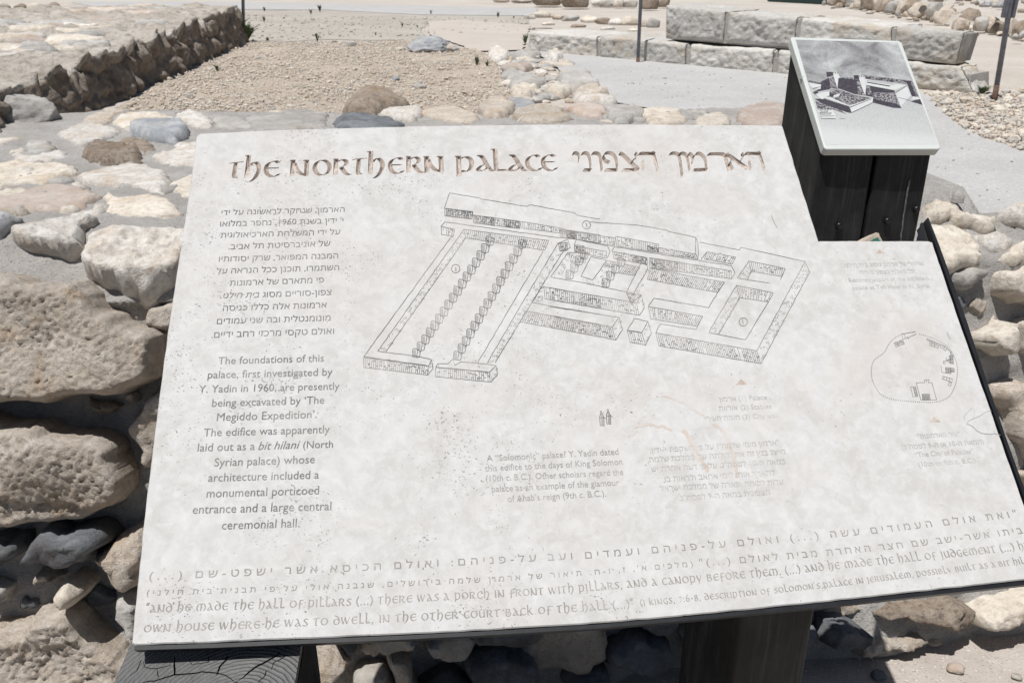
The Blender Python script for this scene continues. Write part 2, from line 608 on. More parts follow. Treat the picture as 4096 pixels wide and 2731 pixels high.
# ------------------------------------------------------------------ gravel on the terrace (countless)
def pebble_field(name, poly, n, smin, smax, z, mats, seed, big=.03):
    rnd = random.Random(seed)
    xs = [p[0] for p in poly]; ys = [p[1] for p in poly]
    base = []
    for k in range(14):
        v, f = blob((0, 0, 0), (1, 1, 1), seed * 20 + k, 1, .45, 0, .5)
        base.append(np.array([tuple(q) for q in v]))
    F0 = np.array(f)
    VV, FF, MI, nv = [], [], [], 0
    while n > 0:
        x, y = rnd.uniform(min(xs), max(xs)), rnd.uniform(min(ys), max(ys))
        if not inside(poly, x, y):
            continue
        if noise.noise(Vector((x * 2.2, y * 2.2, 4))) < -.28 and rnd.random() < .6:
            n -= 1
            continue
        n -= 1
        s = smin + (smax - smin) * rnd.random() ** 3
        if rnd.random() < big:
            s *= 1.9
        a = rnd.uniform(0, 6.28)
        b = base[rnd.randrange(14)] * np.array([s * rnd.uniform(.8, 1.3), s * rnd.uniform(.7, 1), s * rnd.uniform(.5, .8)])
        c, q = math.cos(a), math.sin(a)
        b = b @ np.array([[c, q, 0], [-q, c, 0], [0, 0, 1]]) + np.array([x, y, z + s * .2])
        VV.append(b); FF.append(F0 + nv); nv += len(b)
        MI += [rnd.choices(range(len(mats)), [5, 3, 2, 1][:len(mats)])[0]] * len(F0)
    o = mesh(name, np.concatenate(VV), np.concatenate(FF).tolist(), mats, None, False, MI)
    return tag(o, kind='stuff')


M['pebble_a'] = stone_mat('beige gravel stone', (.55, .475, .395), (.38, .325, .27), (.61, .545, .47), 14)
M['pebble_b'] = stone_mat('grey gravel stone', (.46, .43, .385), (.28, .26, .23), (.54, .51, .46), 14)
M['pebble_c'] = stone_mat('pale gravel stone', (.66, .60, .51), (.45, .40, .33), (.72, .67, .59), 14)
GR = gpoly(ZT, V('z1', (1660, 290), (1500, 330), (1320, 480), (1120, 540), (960, 650), (640, 800), (560, 900)) + V('s', (900, 520), (1400, 520), (2100, 480)) +
           V('z2', (1230, 640), (1190, 520), (1120, 380), (1000, 340), (860, 330), (700, 265), (380, 285), (0, 290)))
sheet('gravel_bed', GR, ZT + .010, M['gravelbed'], .05, .006)
pebble_field('gravel', GR, 17000, .004, .0135, ZT + .012, [M['pebble_a'], M['pebble_c'], M['pebble_b']], 3)
GR2 = gpoly(ZT, V('z3', (1690, 590), (1850, 585), (2100, 600), (2346, 560), (2420, 780), (2346, 960), (2100, 870), (1960, 810), (1800, 680)))
pebble_field('gravel', GR2, 1500, .005, .022, ZT + .004, [M['pebble_a'], M['pebble_b'], M['pebble_c']], 5, .06)
PG = gpoly(ZT, V('s', (2300, 260), (3130, 300), (3600, 400), (4100, 660), (4100, 850), (3700, 820), (3100, 480), (2400, 390)))
pebble_field('path_grit', PG, 260, .0025, .008, ZT + .017, [M['pebble_b'], M['pebble_a']], 12, .05)
SND = [horiz(0).hit(p).xy for p in V('s', (3250, 2760), (3400, 2620), (4150, 2440), (4300, 2760))]
pebble_field('sand_grit', SND, 420, .0012, .0045, .001, [M['pebble_c'], M['pebble_a'], M['pebble_b']], 8, .02)
TRD = gpoly(ZT, V('s', (700, 60), (2100, 75), (2150, 130), (1600, 150), (1000, 165)))
pebble_field('scattered_grit', TRD, 900, .008, .022, ZT + .006, [M['pebble_b'], M['pebble_a']], 9)

# ------------------------------------------------------------------ the rubble wall behind the sign
SLOPE, BAT = .17, .40 / 1.06
Dx = Vector((1, SLOPE, 0)).normalized()
Hx = Vector((-SLOPE * BAT, BAT, 1))
FRONT = Plane((0, 1.52, 0), Dx, Hx)
EDGE0 = Vector((0, 1.52, 0)) + Hx * ZW
_n = (FRONT.N + Vector((0, 0, 1))).normalized()
CORN = Plane(EDGE0 - _n * .075, Dx, _n.cross(Dx))


def back_y(x):
    for x0, y0, x1, y1 in ((-9, 3.4, -2.3, 3.4), (-2.3, 3.4, -1.7, 3.72), (-1.7, 3.72, 0, 3.62), (0, 3.62, 1.12, 3.85), (1.12, 3.85, 1.25, 2.18), (1.25, 2.18, 9, 3.5)):
        if x0 <= x <= x1:
            return y0 + (y1 - y0) * (x - x0) / (x1 - x0)
    return 3.4


wall = empty('rubble_wall', (0.3, 2.2, 0), 'long wall of mortared limestone rubble behind and beneath the big inscribed slab', 'stone wall')


def wall_core():
    xs = []
    x = -4.2
    while x < 4.2:
        xs.append(x)
        x += .014 if -1.35 < x < 1.75 else (.03 if -2.1 < x < 2 else .12)
    VS, rows = [], 0
    for x in xs:
        base = Vector((x, 1.52 + SLOPE * x, 0))
        top = base + Hx * ZW
        by = back_y(x)
        prof = []
        nf, ntp = 80, 66
        for i in range(nf + 1):
            t = i / nf
            prof.append((base.lerp(top, t), FRONT.N, t))
        for i in range(1, ntp + 1):
            t = i / ntp
            p = top.lerp(Vector((x, by, ZW)), t)
            prof.append((p, Vector((0, 0, 1)), 1 + t))
        prof.append((Vector((x, by + .05, ZW - .12)), Vector((0, 0, 1)), 3))
        rows = len(prof)
        for p, n, t in prof:
            cut = (p - CORN.O).dot(CORN.N)
            k2 = 0
            if cut > 0:
                p = p - CORN.N * cut
                k2 = 1
            e = abs(t - 1)
            k = max(0, 1 - e / .08) if t < 2 else 0
            nn = (n.lerp(_n, k)).normalized()
            q = p * 7
            fine_ = .007 * fbm(p * 34, 3)
            if t < 1:
                dsp = .016 * fbm(q, 3) + fine_ - (.030 if p.x < .6 else .030 - .040 * min(1, (p.x - .6) / .3)) + .026 * fbm(p * 3.2, 2)      # recessed, hollowed joints on the face
            else:
                dsp = -.0015 + .006 * fbm(q, 3) + fine_ * .8 + .006 * fbm(p * 2.5, 2)
            if t < .03:
                dsp = max(dsp, -.05)
            if k2:
                nn = _n
                dsp = -.004 + .008 * fbm(q, 3) + .005 * fbm(p * 34, 3)
            VS.append(p + nn * dsp)
    F = []
    for i in range(len(xs) - 1):
        for j in range(rows - 1):
            a = i * rows + j
            F.append((a, a + rows, a + rows + 1, a + 1))
    return mesh('mortar_core', VS, F, M['mortar'], wall)


wall_core()
PLN = dict(T=TOP, F=FRONT, K=CORN)
used_front, used_poly = [], []
cnt = [0]


def st(pl, mat, bulge, pts, **kw):
    cnt[0] += 1
    P = PLN[pl]
    p2 = [P.loc(p) for p in pts]
    if pl == 'F' or pl == 'K':
        w3 = [P.w(*p) for p in p2]
        c = sum(w3, Vector()) / len(w3)
        used_poly.append([(FRONT.A.dot(q_ - FRONT.O), FRONT.B.dot(q_ - FRONT.O)) for q_ in w3])
        used_front.append((FRONT.A.dot(c - FRONT.O), FRONT.B.dot(c - FRONT.O), max((q - c).length for q in w3)))
    kw.setdefault('sp', .012 if pl != 'T' else .015)
    if pl == 'T':
        bulge, kw['edge'], kw['base'] = bulge * .24, kw.get('edge', .12), .0015
        kw['rough'] = kw.get('rough', .010) * .6
        kw.setdefault('fa', .0035)
    if pl == 'K':
        bulge *= .62
        kw['rough'] = kw.get('rough', .010) * 1.35
        kw.setdefault('edge', .3)
    kw.setdefault('seed', cnt[0])
    return traced_stone('stone', P, p2, bulge, M[mat], wall, **kw)


# --- top of the wall, left
st('T', 'white', .035, V('tl', (590, 400), (720, 335), (900, 300), (1120, 335), (1215, 380), (1130, 430), (950, 475), (820, 500), (700, 455)))
st('T', 'tan', .03, V('tl', (830, 298), (900, 220), (1050, 162), (1200, 155), (1280, 175), (1150, 232), (1100, 290), (960, 310)))
st('T', 'cream', .03, V('tl', (1150, 275), (1250, 205), (1450, 190), (1650, 200), (1770, 250), (1600, 292), (1400, 312), (1260, 335)), rough=.016)
st('T', 'white', .05, V('z1', (1172, 800), (1225, 765), (1290, 750), (1400, 785), (1450, 860), (1340, 862), (1240, 835)))
st('T', 'blue', .14, V('tl', (1290, 410), (1370, 350), (1500, 325), (1700, 318), (1850, 325), (1935, 400), (1850, 470), (1770, 510), (1620, 478), (1450, 440)))
st('T', 'brown', .035, V('tl', (1200, 470), (1350, 438), (1480, 470), (1565, 560), (1440, 615), (1410, 560), (1240, 530)))
st('T', 'brown', .10, V('tl', (840, 600), (900, 545), (1000, 515), (1230, 535), (1425, 590), (1415, 690), (1250, 705), (1050, 700), (920, 672), (860, 640)), rough=.016)
st('T', 'white', .025, V('tl', (140, 560), (210, 540), (250, 605), (330, 620), (470, 590), (560, 550), (680, 580), (690, 640), (520, 680), (330, 685), (160, 695), (130, 620)))
st('T', 'grey', .03, V('tl', (240, 560), (270, 480), (400, 450), (560, 500), (560, 545), (460, 585), (330, 612)))
st('T', 'white', .025, V('tl', (-220, 470), (0, 450), (230, 440), (120, 480), (0, 520), (-200, 560)))
st('T', 'cream', .035, V('tl', (-300, 780), (0, 705), (200, 690), (390, 695), (520, 695), (760, 735), (800, 795), (640, 835), (480, 900), (400, 895), (200, 905), (0, 935), (-300, 960)), rough=.018)
st('T', 'white', .04, V('tl', (805, 845), (870, 800), (1100, 742), (1350, 712), (1600, 755), (1705, 850), (1720, 915), (1625, 995), (1450, 950), (1200, 918), (1000, 902), (850, 905)), rough=.008)
st('T', 'pink', .04, V('tl', (-330, 1080), (0, 1045), (200, 1010), (420, 945), (620, 930), (850, 955), (1050, 1035), (900, 1112), (820, 1165), (600, 1185), (420, 1180), (250, 1190), (0, 1195), (-330, 1210)))
st('T', 'cream', .045, V('tl', (1040, 1035), (1100, 1013), (1280, 1068), (1450, 1038), (1700, 1058), (1790, 1130), (1840, 1195), (1700, 1215), (1450, 1235), (1230, 1240), (1030, 1195), (1060, 1095)), rough=.007)
st('T', 'white', .04, V('tl', (1555, 620), (1740, 570), (1790, 495), (1960, 492), (2120, 520), (2120, 740), (1900, 730), (1740, 728), (1600, 665)))
st('T', 'cream', .03, V('tl', (1718, 940), (1760, 890), (1850, 842), (2000, 812), (2120, 830), (2120, 1060), (1890, 1050), (1800, 1010)))
st('K', 'blue', .05, V('tl', (-200, 1260), (0, 1240), (150, 1245), (205, 1275), (90, 1370), (20, 1430), (-200, 1500)))
# --- wall corner and front, left
st('K', 'white', .055, V('z4', (68, 240), (100, 205), (250, 185), (430, 130), (560, 103), (665, 120), (665, 170), (600, 205), (590, 375), (470, 405), (330, 375), (200, 340), (110, 310)), sink=.10, ridge=(.16, .035), sp=.008)
st('K', 'white', .085, V('z4', (580, 480), (600, 390), (640, 250), (790, 195), (1000, 195), (1240, 190), (1330, 240), (1300, 520), (1120, 650), (1050, 705), (900, 665), (740, 605), (640, 570)), sink=.12, rough=.018, ridge=(.22, .055), sp=.008)
st('F', 'tan', .11, V('z4', (-170, 560), (0, 500), (110, 515), (250, 570), (420, 588), (620, 568), (700, 655), (840, 790), (1000, 880), (1160, 930), (1150, 1100), (1120, 1235), (1020, 1285), (900, 1335), (780, 1345), (560, 1350), (400, 1398), (200, 1385), (0, 1400), (-170, 1380)), sp=.0062, rough=.0068, edge=.2, sink=.1, fine=1.3, facet=5.0, fa=.016, grain=2.2)
st('F', 'brown', .02, V('z4', (605, 1390), (840, 1410), (760, 1495), (650, 1470)))
st('F', 'tan', .10, V('z5', (-150, 60), (0, 78), (130, 112), (280, 112), (360, 148), (460, 155), (600, 170), (690, 220), (720, 300), (760, 390), (750, 470), (700, 545), (600, 595), (450, 635), (250, 645), (100, 675), (-150, 660)), sp=.0062, rough=.0068, edge=.2, sink=.1, fine=1.3, facet=5.0, fa=.016, grain=2.2)
st('F', 'tan', .075, V('z4', (1180, 1290), (1120, 1328), (1040, 1362), (980, 1450), (960, 1560), (955, 1650), (1000, 1800), (1120, 1850), (1220, 1600)), rough=.014, sink=.08)
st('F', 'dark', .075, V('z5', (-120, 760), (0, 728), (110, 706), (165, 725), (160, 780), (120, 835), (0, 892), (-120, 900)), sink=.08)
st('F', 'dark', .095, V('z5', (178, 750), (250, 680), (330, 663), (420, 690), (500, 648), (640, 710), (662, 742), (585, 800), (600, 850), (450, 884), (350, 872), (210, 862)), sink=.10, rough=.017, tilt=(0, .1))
st('F', 'tan', .085, V('z5', (570, 822), (700, 730), (830, 680), (850, 850), (800, 1010), (720, 1035), (640, 992), (608, 900)), rough=.016, sink=.08)
st('F', 'cream', .115, V('z5', (368, 1030), (390, 978), (450, 943), (530, 978), (548, 1010), (502, 1072), (430, 1104), (375, 1062)), sp=.007, edge=.8, sink=.12)
st('F', 'grey', .06, V('z5', (-90, 960), (0, 978), (82, 1010), (62, 1092), (0, 1105), (-90, 1080)), sp=.008, sink=.08)
st('F', 'tan', .05, V('z5', (238, 915), (300, 918), (342, 990), (280, 1000), (215, 1006)), sp=.007, sink=.08)
st('F', 'tan', .095, V('z5', (-150, 1235), (0, 1218), (120, 1200), (210, 1188), (230, 1140), (380, 1108), (462, 1120), (520, 1220), (600, 1288), (700, 1345), (800, 1420), (760, 1568), (600, 1700), (200, 1720), (-150, 1700)), sp=.0062, rough=.0078, edge=.25, sink=.1, fine=1.4, facet=5.0, fa=.016, grain=2.0)
st('F', 'grey', .05, V('z5', (660, 1060), (780, 1085), (790, 1290), (690, 1288)), sink=.08)
# --- right of the slab
st('K', 'cream', .05, V('r5', (120, 420), (260, 388), (400, 430), (540, 545), (578, 600), (540, 652), (540, 718), (420, 730), (250, 735), (120, 560)), sink=.1, rough=.007, ridge=(.06, .02))
st('F', 'grey', .05, V('r5', (270, 750), (420, 732), (542, 738), (510, 812), (440, 902), (370, 935), (290, 850)), sink=.1, tilt=(0, .25), rough=.012)
st('K', 'cream', .03, V('r5', (90, 270), (130, 225), (210, 198), (320, 240), (420, 298), (640, 348), (705, 440), (600, 455), (420, 410), (300, 350), (150, 385)), rough=.014)
st('K', 'white', .05, V('r5', (675, 330), (760, 262), (894, 243), (1010, 280), (1010, 420), (870, 412), (760, 385)))
st('K', 'white', .045, V('r5', (490, 478), (640, 458), (780, 488), (855, 540), (790, 600), (700, 625), (640, 603), (550, 540)), sink=.1)
st('F', 'cream', .07, V('r5', (608, 860), (640, 788), (720, 738), (900, 690), (1020, 740), (1040, 1000), (890, 1024), (760, 990), (650, 945)), sink=.12, rough=.012, sp=.009)
st('K', 'cream', .04, V('r5', (715, 610), (800, 560), (900, 515), (1030, 560), (1030, 690), (880, 690), (740, 715), (690, 680)), sink=.1)
st('F', 'cream', .075, V('r5', (430, 1230), (560, 1188), (655, 1092), (700, 1185), (722, 1300), (680, 1405), (560, 1392), (480, 1350)), sink=.1, rough=.014)
st('F', 'white', .08, V('r5', (778, 1180), (830, 1120), (960, 1108), (1040, 1200), (1040, 1370), (900, 1385), (838, 1368), (820, 1290)), sink=.1)
st('F', 'tan', .085, V('r8', (815, 830), (920, 808), (1020, 845), (1080, 1000), (1080, 1160), (990, 1182), (930, 1120), (870, 980)), sink=.1, rough=.02)
st('F', 'tan', .08, V('r8', (945, 1215), (1060, 1195), (1110, 1300), (1080, 1400), (1000, 1390)), sink=.1, rough=.02)
# --- low on the face, under the slab at right and in the middle
st('F', 'tan', .06, V('z7', (1428, 600), (1500, 560), (1700, 548), (1785, 545), (1805, 578), (1700, 622), (1480, 665), (1435, 650)), sp=.009, sink=.1, rough=.014)
st('F', 'brown', .08, V('z7', (1480, 460), (1560, 410), (1720, 390), (2020, 375), (1990, 475), (1900, 505), (1750, 478), (1600, 462)), sp=.009, sink=.1, rough=.016)
st('F', 'cream', .07, V('z7', (2025, 440), (2110, 385), (2250, 340), (2420, 330), (2420, 450), (2250, 480), (2150, 515), (2060, 510)), sp=.009, sink=.1, rough=.016)
st('F', 'tan', .075, V('z6', (915, 385), (1050, 375), (1118, 430), (1065, 482), (1010, 535), (930, 545), (910, 470)), sp=.008, sink=.08, rough=.014)
st('F', 'grey', .06, V('z6', (1138, 485), (1200, 440), (1300, 448), (1335, 530), (1290, 570), (1130, 570)), sp=.008, sink=.08, rough=.014)
st('F', 'tan', .09, V('z6', (1178, 452), (1225, 470), (1212, 520), (1160, 505)), sp=.006, sink=.12)
st('F', 'tan', .065, V('z6', (1315, 372), (1395, 365), (1450, 540), (1360, 580), (1312, 440)), sp=.008, sink=.08, rough=.014)
# --- far rim of the wall top, behind the slab's upper edge
st('T', 'grey', .03, V('z1', (1655, 792), (1800, 760), (1985, 743), (2200, 768), (2185, 850), (1980, 880), (1715, 880)), rough=.005)
st('T', 'grey', .025, V('z1', (1430, 800), (1620, 790), (1700, 862), (1560, 872), (1480, 855)), rough=.006)
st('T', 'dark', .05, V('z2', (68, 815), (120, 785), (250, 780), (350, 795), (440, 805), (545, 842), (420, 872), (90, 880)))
st('T', 'white', .07, V('z2', (360, 772), (480, 730), (650, 735), (655, 772), (585, 818), (470, 800)))
st('T', 'brown', .22, V('z2', (125, 760), (160, 700), (240, 640), (330, 632), (430, 655), (570, 712), (420, 740), (330, 775)), edge=.7)
st('T', 'tan', .04, V('z2', (650, 762), (800, 718), (980, 758), (1045, 805), (960, 835), (760, 805)))
st('T', 'tan', .10, V('z2', (1035, 745), (1090, 690), (1200, 688), (1285, 742), (1185, 795), (1090, 790)))
st('T', 'blue', .03, V('z2', (1180, 682), (1300, 668), (1400, 688), (1392, 735), (1280, 748)), rough=.005)
st('T', 'tan', .07, V('z2', (1250, 775), (1400, 728), (1560, 748), (1655, 800), (1560, 828), (1350, 828)))
st('T', 'pink', .06, V('z2', (1600, 732), (1700, 703), (1850, 713), (1895, 752), (1845, 795), (1750, 788)))
st('T', 'grey', .02, V('z2', (1860, 720), (1990, 706), (2080, 722), (2110, 738), (1950, 748)), rough=.004)
st('T', 'grey', .09, V('z2', (1895, 805), (1930, 748), (2060, 738), (2155, 768), (2060, 830), (1960, 838)))
st('T', 'cream', .05, V('z2', (2110, 755), (2260, 738), (2390, 752), (2345, 808), (2200, 818)))
st('T', 'tan', .06, V('z3', (-20, 705), (90, 698), (205, 730), (225, 775), (110, 800), (-20, 795)))
st('T', 'cream', .05, V('z3', (290, 755), (400, 718), (505, 738), (485, 790), (320, 800)))
st('T', 'pink', .05, V('z3', (545, 705), (690, 655), (850, 668), (850, 790), (600, 785)))
# --- stones the slab hides, and the runs of wall outside the frame
rnd = random.Random(21)
small = {k_: [] for k_ in ('dark', 'tan', 'cream', 'grey', 'white')}
tries = n_small = 0
while n_small < 75 and tries < 6000:
    tries += 1
    if tries < 2500:
        a, b = rnd.uniform(-.35, .85), rnd.uniform(.03, .75)
    else:
        a, b = rnd.uniform(-2.3, 2.7), rnd.uniform(.08, 1.0)
    R = rnd.uniform(.05, .13)
    if any(math.hypot(a - u, (b - v) * 1.15) < R * .85 + r * .72 for u, v, r in used_front):
        continue
    used_front.append((a, b, R))
    n_small += 1
    pts = []
    for k in range(9):
        t = k / 9 * 6.283
        q = R * rnd.uniform(.75, 1.05)
        pts.append((a + math.cos(t) * q * 1.2, b + math.sin(t) * q * .8))
    key = 'dark' if -.2 < a < .85 and b < .75 and rnd.random() < .8 else rnd.choice(['tan', 'tan', 'cream', 'grey'])  # mostly dark stones beneath the slab: its deep shade put into their colour
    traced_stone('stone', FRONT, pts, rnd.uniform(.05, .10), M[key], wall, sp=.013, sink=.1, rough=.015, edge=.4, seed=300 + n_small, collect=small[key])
# the stretches of face and top that the slab covers, or that run on outside the frame
COVER = [(880, 620), (3060, 600), (3180, 1040), (3680, 1060), (4000, 2150), (720, 2400)]


def to_px(p):
    q = p - EYE
    dep = q.y * CS - q.z * SN
    return CX + FP * q.x / dep, CY - FP * (q.y * SN + q.z * CS) / dep


def hidden(p):
    x, y = to_px(p)
    return x < -120 or x > 4220 or inside(COVER, x, y)


used_top = []
n_h = 0
for k in range(5000):
    top_ = k % 2 == 0
    pl_ = TOP if top_ else FRONT
    a = rnd.uniform(-3.2, 3.4)
    b = rnd.uniform(1.52 + SLOPE * a + .5, 3.7) if top_ else rnd.uniform(.08, .86)
    R = rnd.uniform(.07, .17)
    lst = used_top if top_ else used_front
    if top_ and b > back_y(a) - R:
        continue
    if not all(hidden(pl_.w(a + dx, b + dy)) for dx, dy in ((0, 0), (R * 1.3, 0), (-R * 1.3, 0), (0, R), (0, -R))):
        continue
    if any(math.hypot((a - u) * .8, b - v) < (R + r) * .88 for u, v, r in lst):
        continue
    lst.append((a, b, R))
    n_h += 1
    pts = [(a + math.cos(k2 / 9 * 6.283) * R * rnd.uniform(.8, 1.1) * 1.2, b + math.sin(k2 / 9 * 6.283) * R * rnd.uniform(.7, 1.0)) for k2 in range(9)]
    traced_stone('stone', pl_, pts, .012 if top_ else rnd.uniform(.05, .09), None, None, sp=.018, rough=.008, edge=.2, seed=2000 + k, sink=.08, collect=small[rnd.choice(['tan', 'tan', 'grey', 'cream', 'white'])])
print('covered stones', n_h)
# wedges and gap stones in the joints of the visible face
n_w = 0
for k in range(4000):
    if n_w > 110:
        break
    a, b = (rnd.uniform(-1.25, -.3), rnd.uniform(.05, .98)) if k % 3 else (rnd.uniform(.55, 1.5), rnd.uniform(.1, .95))
    R = rnd.uniform(.014, .042)
    if any(inside(P_, a + dx, b + dy) for P_ in used_poly for dx, dy in ((0, 0), (R * .7, 0), (-R * .7, 0), (0, R * .6), (0, -R * .6))) or any(math.hypot(a - u, b - v) < R + r for u, v, r in used_front[-n_w:] if n_w and r < .05):
        continue
    used_front.append((a, b, R))
    n_w += 1
    pts = [(a + math.cos(k2 / 7 * 6.283) * R * rnd.uniform(.7, 1.3) * 1.35, b + math.sin(k2 / 7 * 6.283) * R * rnd.uniform(.6, 1.1)) for k2 in range(7)]
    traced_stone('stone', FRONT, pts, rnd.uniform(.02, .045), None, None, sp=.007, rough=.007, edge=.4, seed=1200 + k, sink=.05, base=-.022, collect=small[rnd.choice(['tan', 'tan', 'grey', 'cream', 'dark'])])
# chips of stone pressed into the mortar of the top
for k in range(150):
    px_, py_ = rnd.uniform(-100, 3900), rnd.uniform(440, 860)
    if py_ < 560 - px_ * .25 or (px_ > 900 and py_ > 520 and px_ < 3700):
        continue
    a, b = TOP.loc((px_, py_))
    if b > back_y(a) - .03 or b < 1.52 + SLOPE * a + .42:
        continue
    R = rnd.uniform(.012, .042)
    pts = [(a + math.cos(k2 / 7 * 6.283) * R * rnd.uniform(.6, 1.3) * 1.3, b + math.sin(k2 / 7 * 6.283) * R * rnd.uniform(.6, 1.3)) for k2 in range(7)]
    traced_stone('stone', TOP, pts, rnd.uniform(.004, .014), None, None, sp=.009, rough=.004, edge=.3, seed=900 + k, sink=.02, base=.001, collect=small[rnd.choice(['tan', 'grey', 'grey', 'white', 'cream'])])
vs, fs, mi = [], [], []
for j_, (key, parts) in enumerate(small.items()):
    for v, f in parts:
        fs += [[i + len(vs) for i in q] for q in f]
        vs += v
        mi += [j_] * len(f)
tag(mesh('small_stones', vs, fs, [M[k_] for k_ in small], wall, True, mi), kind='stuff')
print('stones in wall', cnt[0], tries)

# ------------------------------------------------------------------ ruined wall at upper left, running away from the viewer
LA, LB = Vector((-1.875, 2.98, ZT)), Vector((-2.50, 8.55, ZT))
ruin = empty('ruined_wall', (-2.6, 5.5, ZT), 'low broad ruined wall at the upper left, its long side in deep shade', 'stone wall')


def ruin_core():
    VS, MI_ = [], []
    nt, nf, ntp = 300, 22, 90
    axis = (LB - LA).normalized()
    side = Vector((axis.y, -axis.x, 0))            # towards the gravel
    rows = nf + ntp + 1
    for i in range(nt + 1):
        t = i / nt
        g = LA.lerp(LB, t)
        g = g + side * (.05 * noise.noise(Vector((t * 14, 2, 0))) + .035 * noise.noise(Vector((t * 40, 2, 0))))
        hgt = (.21 + (g.y - 3.8) * .026) * (1 + .16 * noise.noise(Vector((t * 22, 9, 0))))
        if t > .985:
            hgt *= max(0.02, (1 - t) / .015)
        if t < .012:
            hgt *= max(0.02, t / .012)
        for j in range(rows):
            if j <= nf:
                s = j / nf
                p = g + Vector((0, 0, s * hgt)) - side * (.05 * s)
                n = side
                k = max(0, (s - .8) / .2)
            else:
                s = (j - nf) / ntp
                w = (s ** 1.5) * 9.0
                p = g + Vector((0, 0, hgt)) - side * (.05 + w)
                n = Vector((0, 0, 1))
                k = max(0, 1 - w / .08)
            d, pt = noise.voronoi(Vector((p.x * 4.2, p.y * 3.6, p.z * 7 + .8 * noise.noise(Vector((p.y * 3, 1, 4))))), distance_metric='DISTANCE', exponent=2.5)
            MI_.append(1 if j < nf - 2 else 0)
            cell = min(1, (d[1] - d[0]) * 2.4)
            r = noise.noise(pt[0] * 3.3)
            nn = n if not k else (side + Vector((0, 0, 1))).normalized()
            amp = (.040 if j <= nf else .03) * (1 if j <= nf or w < 5 else .5)
            q = nn * (amp * (cell ** .5 - .6) + amp * .7 * r + (.05 if j <= nf else .03) * fbm(p * 8, 4))
            if j == 0:
                q = Vector((q.x, q.y, -.02))
            if (t > .985 or t < .012) and j > nf:
                q = q * 0
            VS.append(p + q)
    F = []
    for i in range(nt):
        for j in range(rows - 1):
            a = i * rows + j
            F.append((a, a + 1, a + rows + 1, a + rows))
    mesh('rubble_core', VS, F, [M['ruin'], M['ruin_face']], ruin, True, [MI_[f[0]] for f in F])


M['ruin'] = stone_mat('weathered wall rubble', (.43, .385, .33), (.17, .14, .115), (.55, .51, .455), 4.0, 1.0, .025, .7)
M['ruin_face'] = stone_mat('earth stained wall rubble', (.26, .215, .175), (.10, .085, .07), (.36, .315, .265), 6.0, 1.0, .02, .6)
ruin_core()
RT = horiz(1.235)
rnd = random.Random(5)
for k in range(150):
    px, py = rnd.uniform(0, 800), rnd.uniform(60, 330)
    if px > 900 - py * 2.3 or (px < 330 and 50 < py < 110):
        continue
    c = RT.hit((px, py))
    rr = rnd.uniform(.05, .13) * (.8 + c.y / 10)
    ex = LA.x + (LB.x - LA.x) * (c.y - LA.y) / (LB.y - LA.y)
    if c.y < 3.2 + rr or c.x > ex - .10 - rr * 1.3:
        continue
    pts = [(c.x + math.cos(a / 8 * 6.283) * rr * rnd.uniform(.8, 1.1) * 1.2, c.y + math.sin(a / 8 * 6.283) * rr * rnd.uniform(.7, 1.1)) for a in range(8)]
    pl = Plane((0, 0, 1.21 + (c.y - 3.8) * .02), (1, 0, 0), (0, 1, 0))
    traced_stone('stone', pl, pts, rnd.uniform(.012, .028), M[rnd.choice(['white', 'white', 'grey', 'grey', 'tan', 'pink', 'cream'])], ruin, sp=.03, rough=.012, edge=.25, seed=k + 200, sink=.06)
# boulders closing its near end
px_rock('end_boulder', 55, 572, 270, 205, M['grey'], ruin, ZT, 31, 5, .9)
px_rock('end_boulder', -110, 590, 200, 150, M['grey'], ruin, ZT, 37, 5, .9)
px_rock('end_boulder', 212, 540, 45, 34, M['cream'], ruin, ZT, 33, 3, .9)
# a row of yellowish stones on the far side of the wall top
row = empty('stone_row', RT.hit((200, 60)), 'row of rounded yellowish stones at the far upper left, beyond the ruined wall', 'stone row')
for k, (x, y, w, h) in enumerate(((20, 82, 80, 60), (130, 82, 90, 55), (230, 90, 100, 62), (355, 96, 115, 70), (440, 100, 70, 55), (520, 98, 110, 60), (560, 104, 60, 40))):
    p = V('z1', (x, y))[0]
    px_rock('stone', p[0], p[1], w * .6, h * .6, M['brown' if k % 2 else 'tan'], row, 1.235, 60 + k, 3)

# ------------------------------------------------------------------ wall of large dressed blocks
A0, A1 = TER.hit((2103, 208)), TER.hit((3904, 378))
ax = (A1 - A0); ax.z = 0
ASH = Plane(A0, ax, (0, 0, 1))
ash = empty('ashlar_wall', (A0 + A1) / 2 + Vector((0, .3, 0)), 'two course wall of big grey dressed limestone blocks across the path', 'block wall')


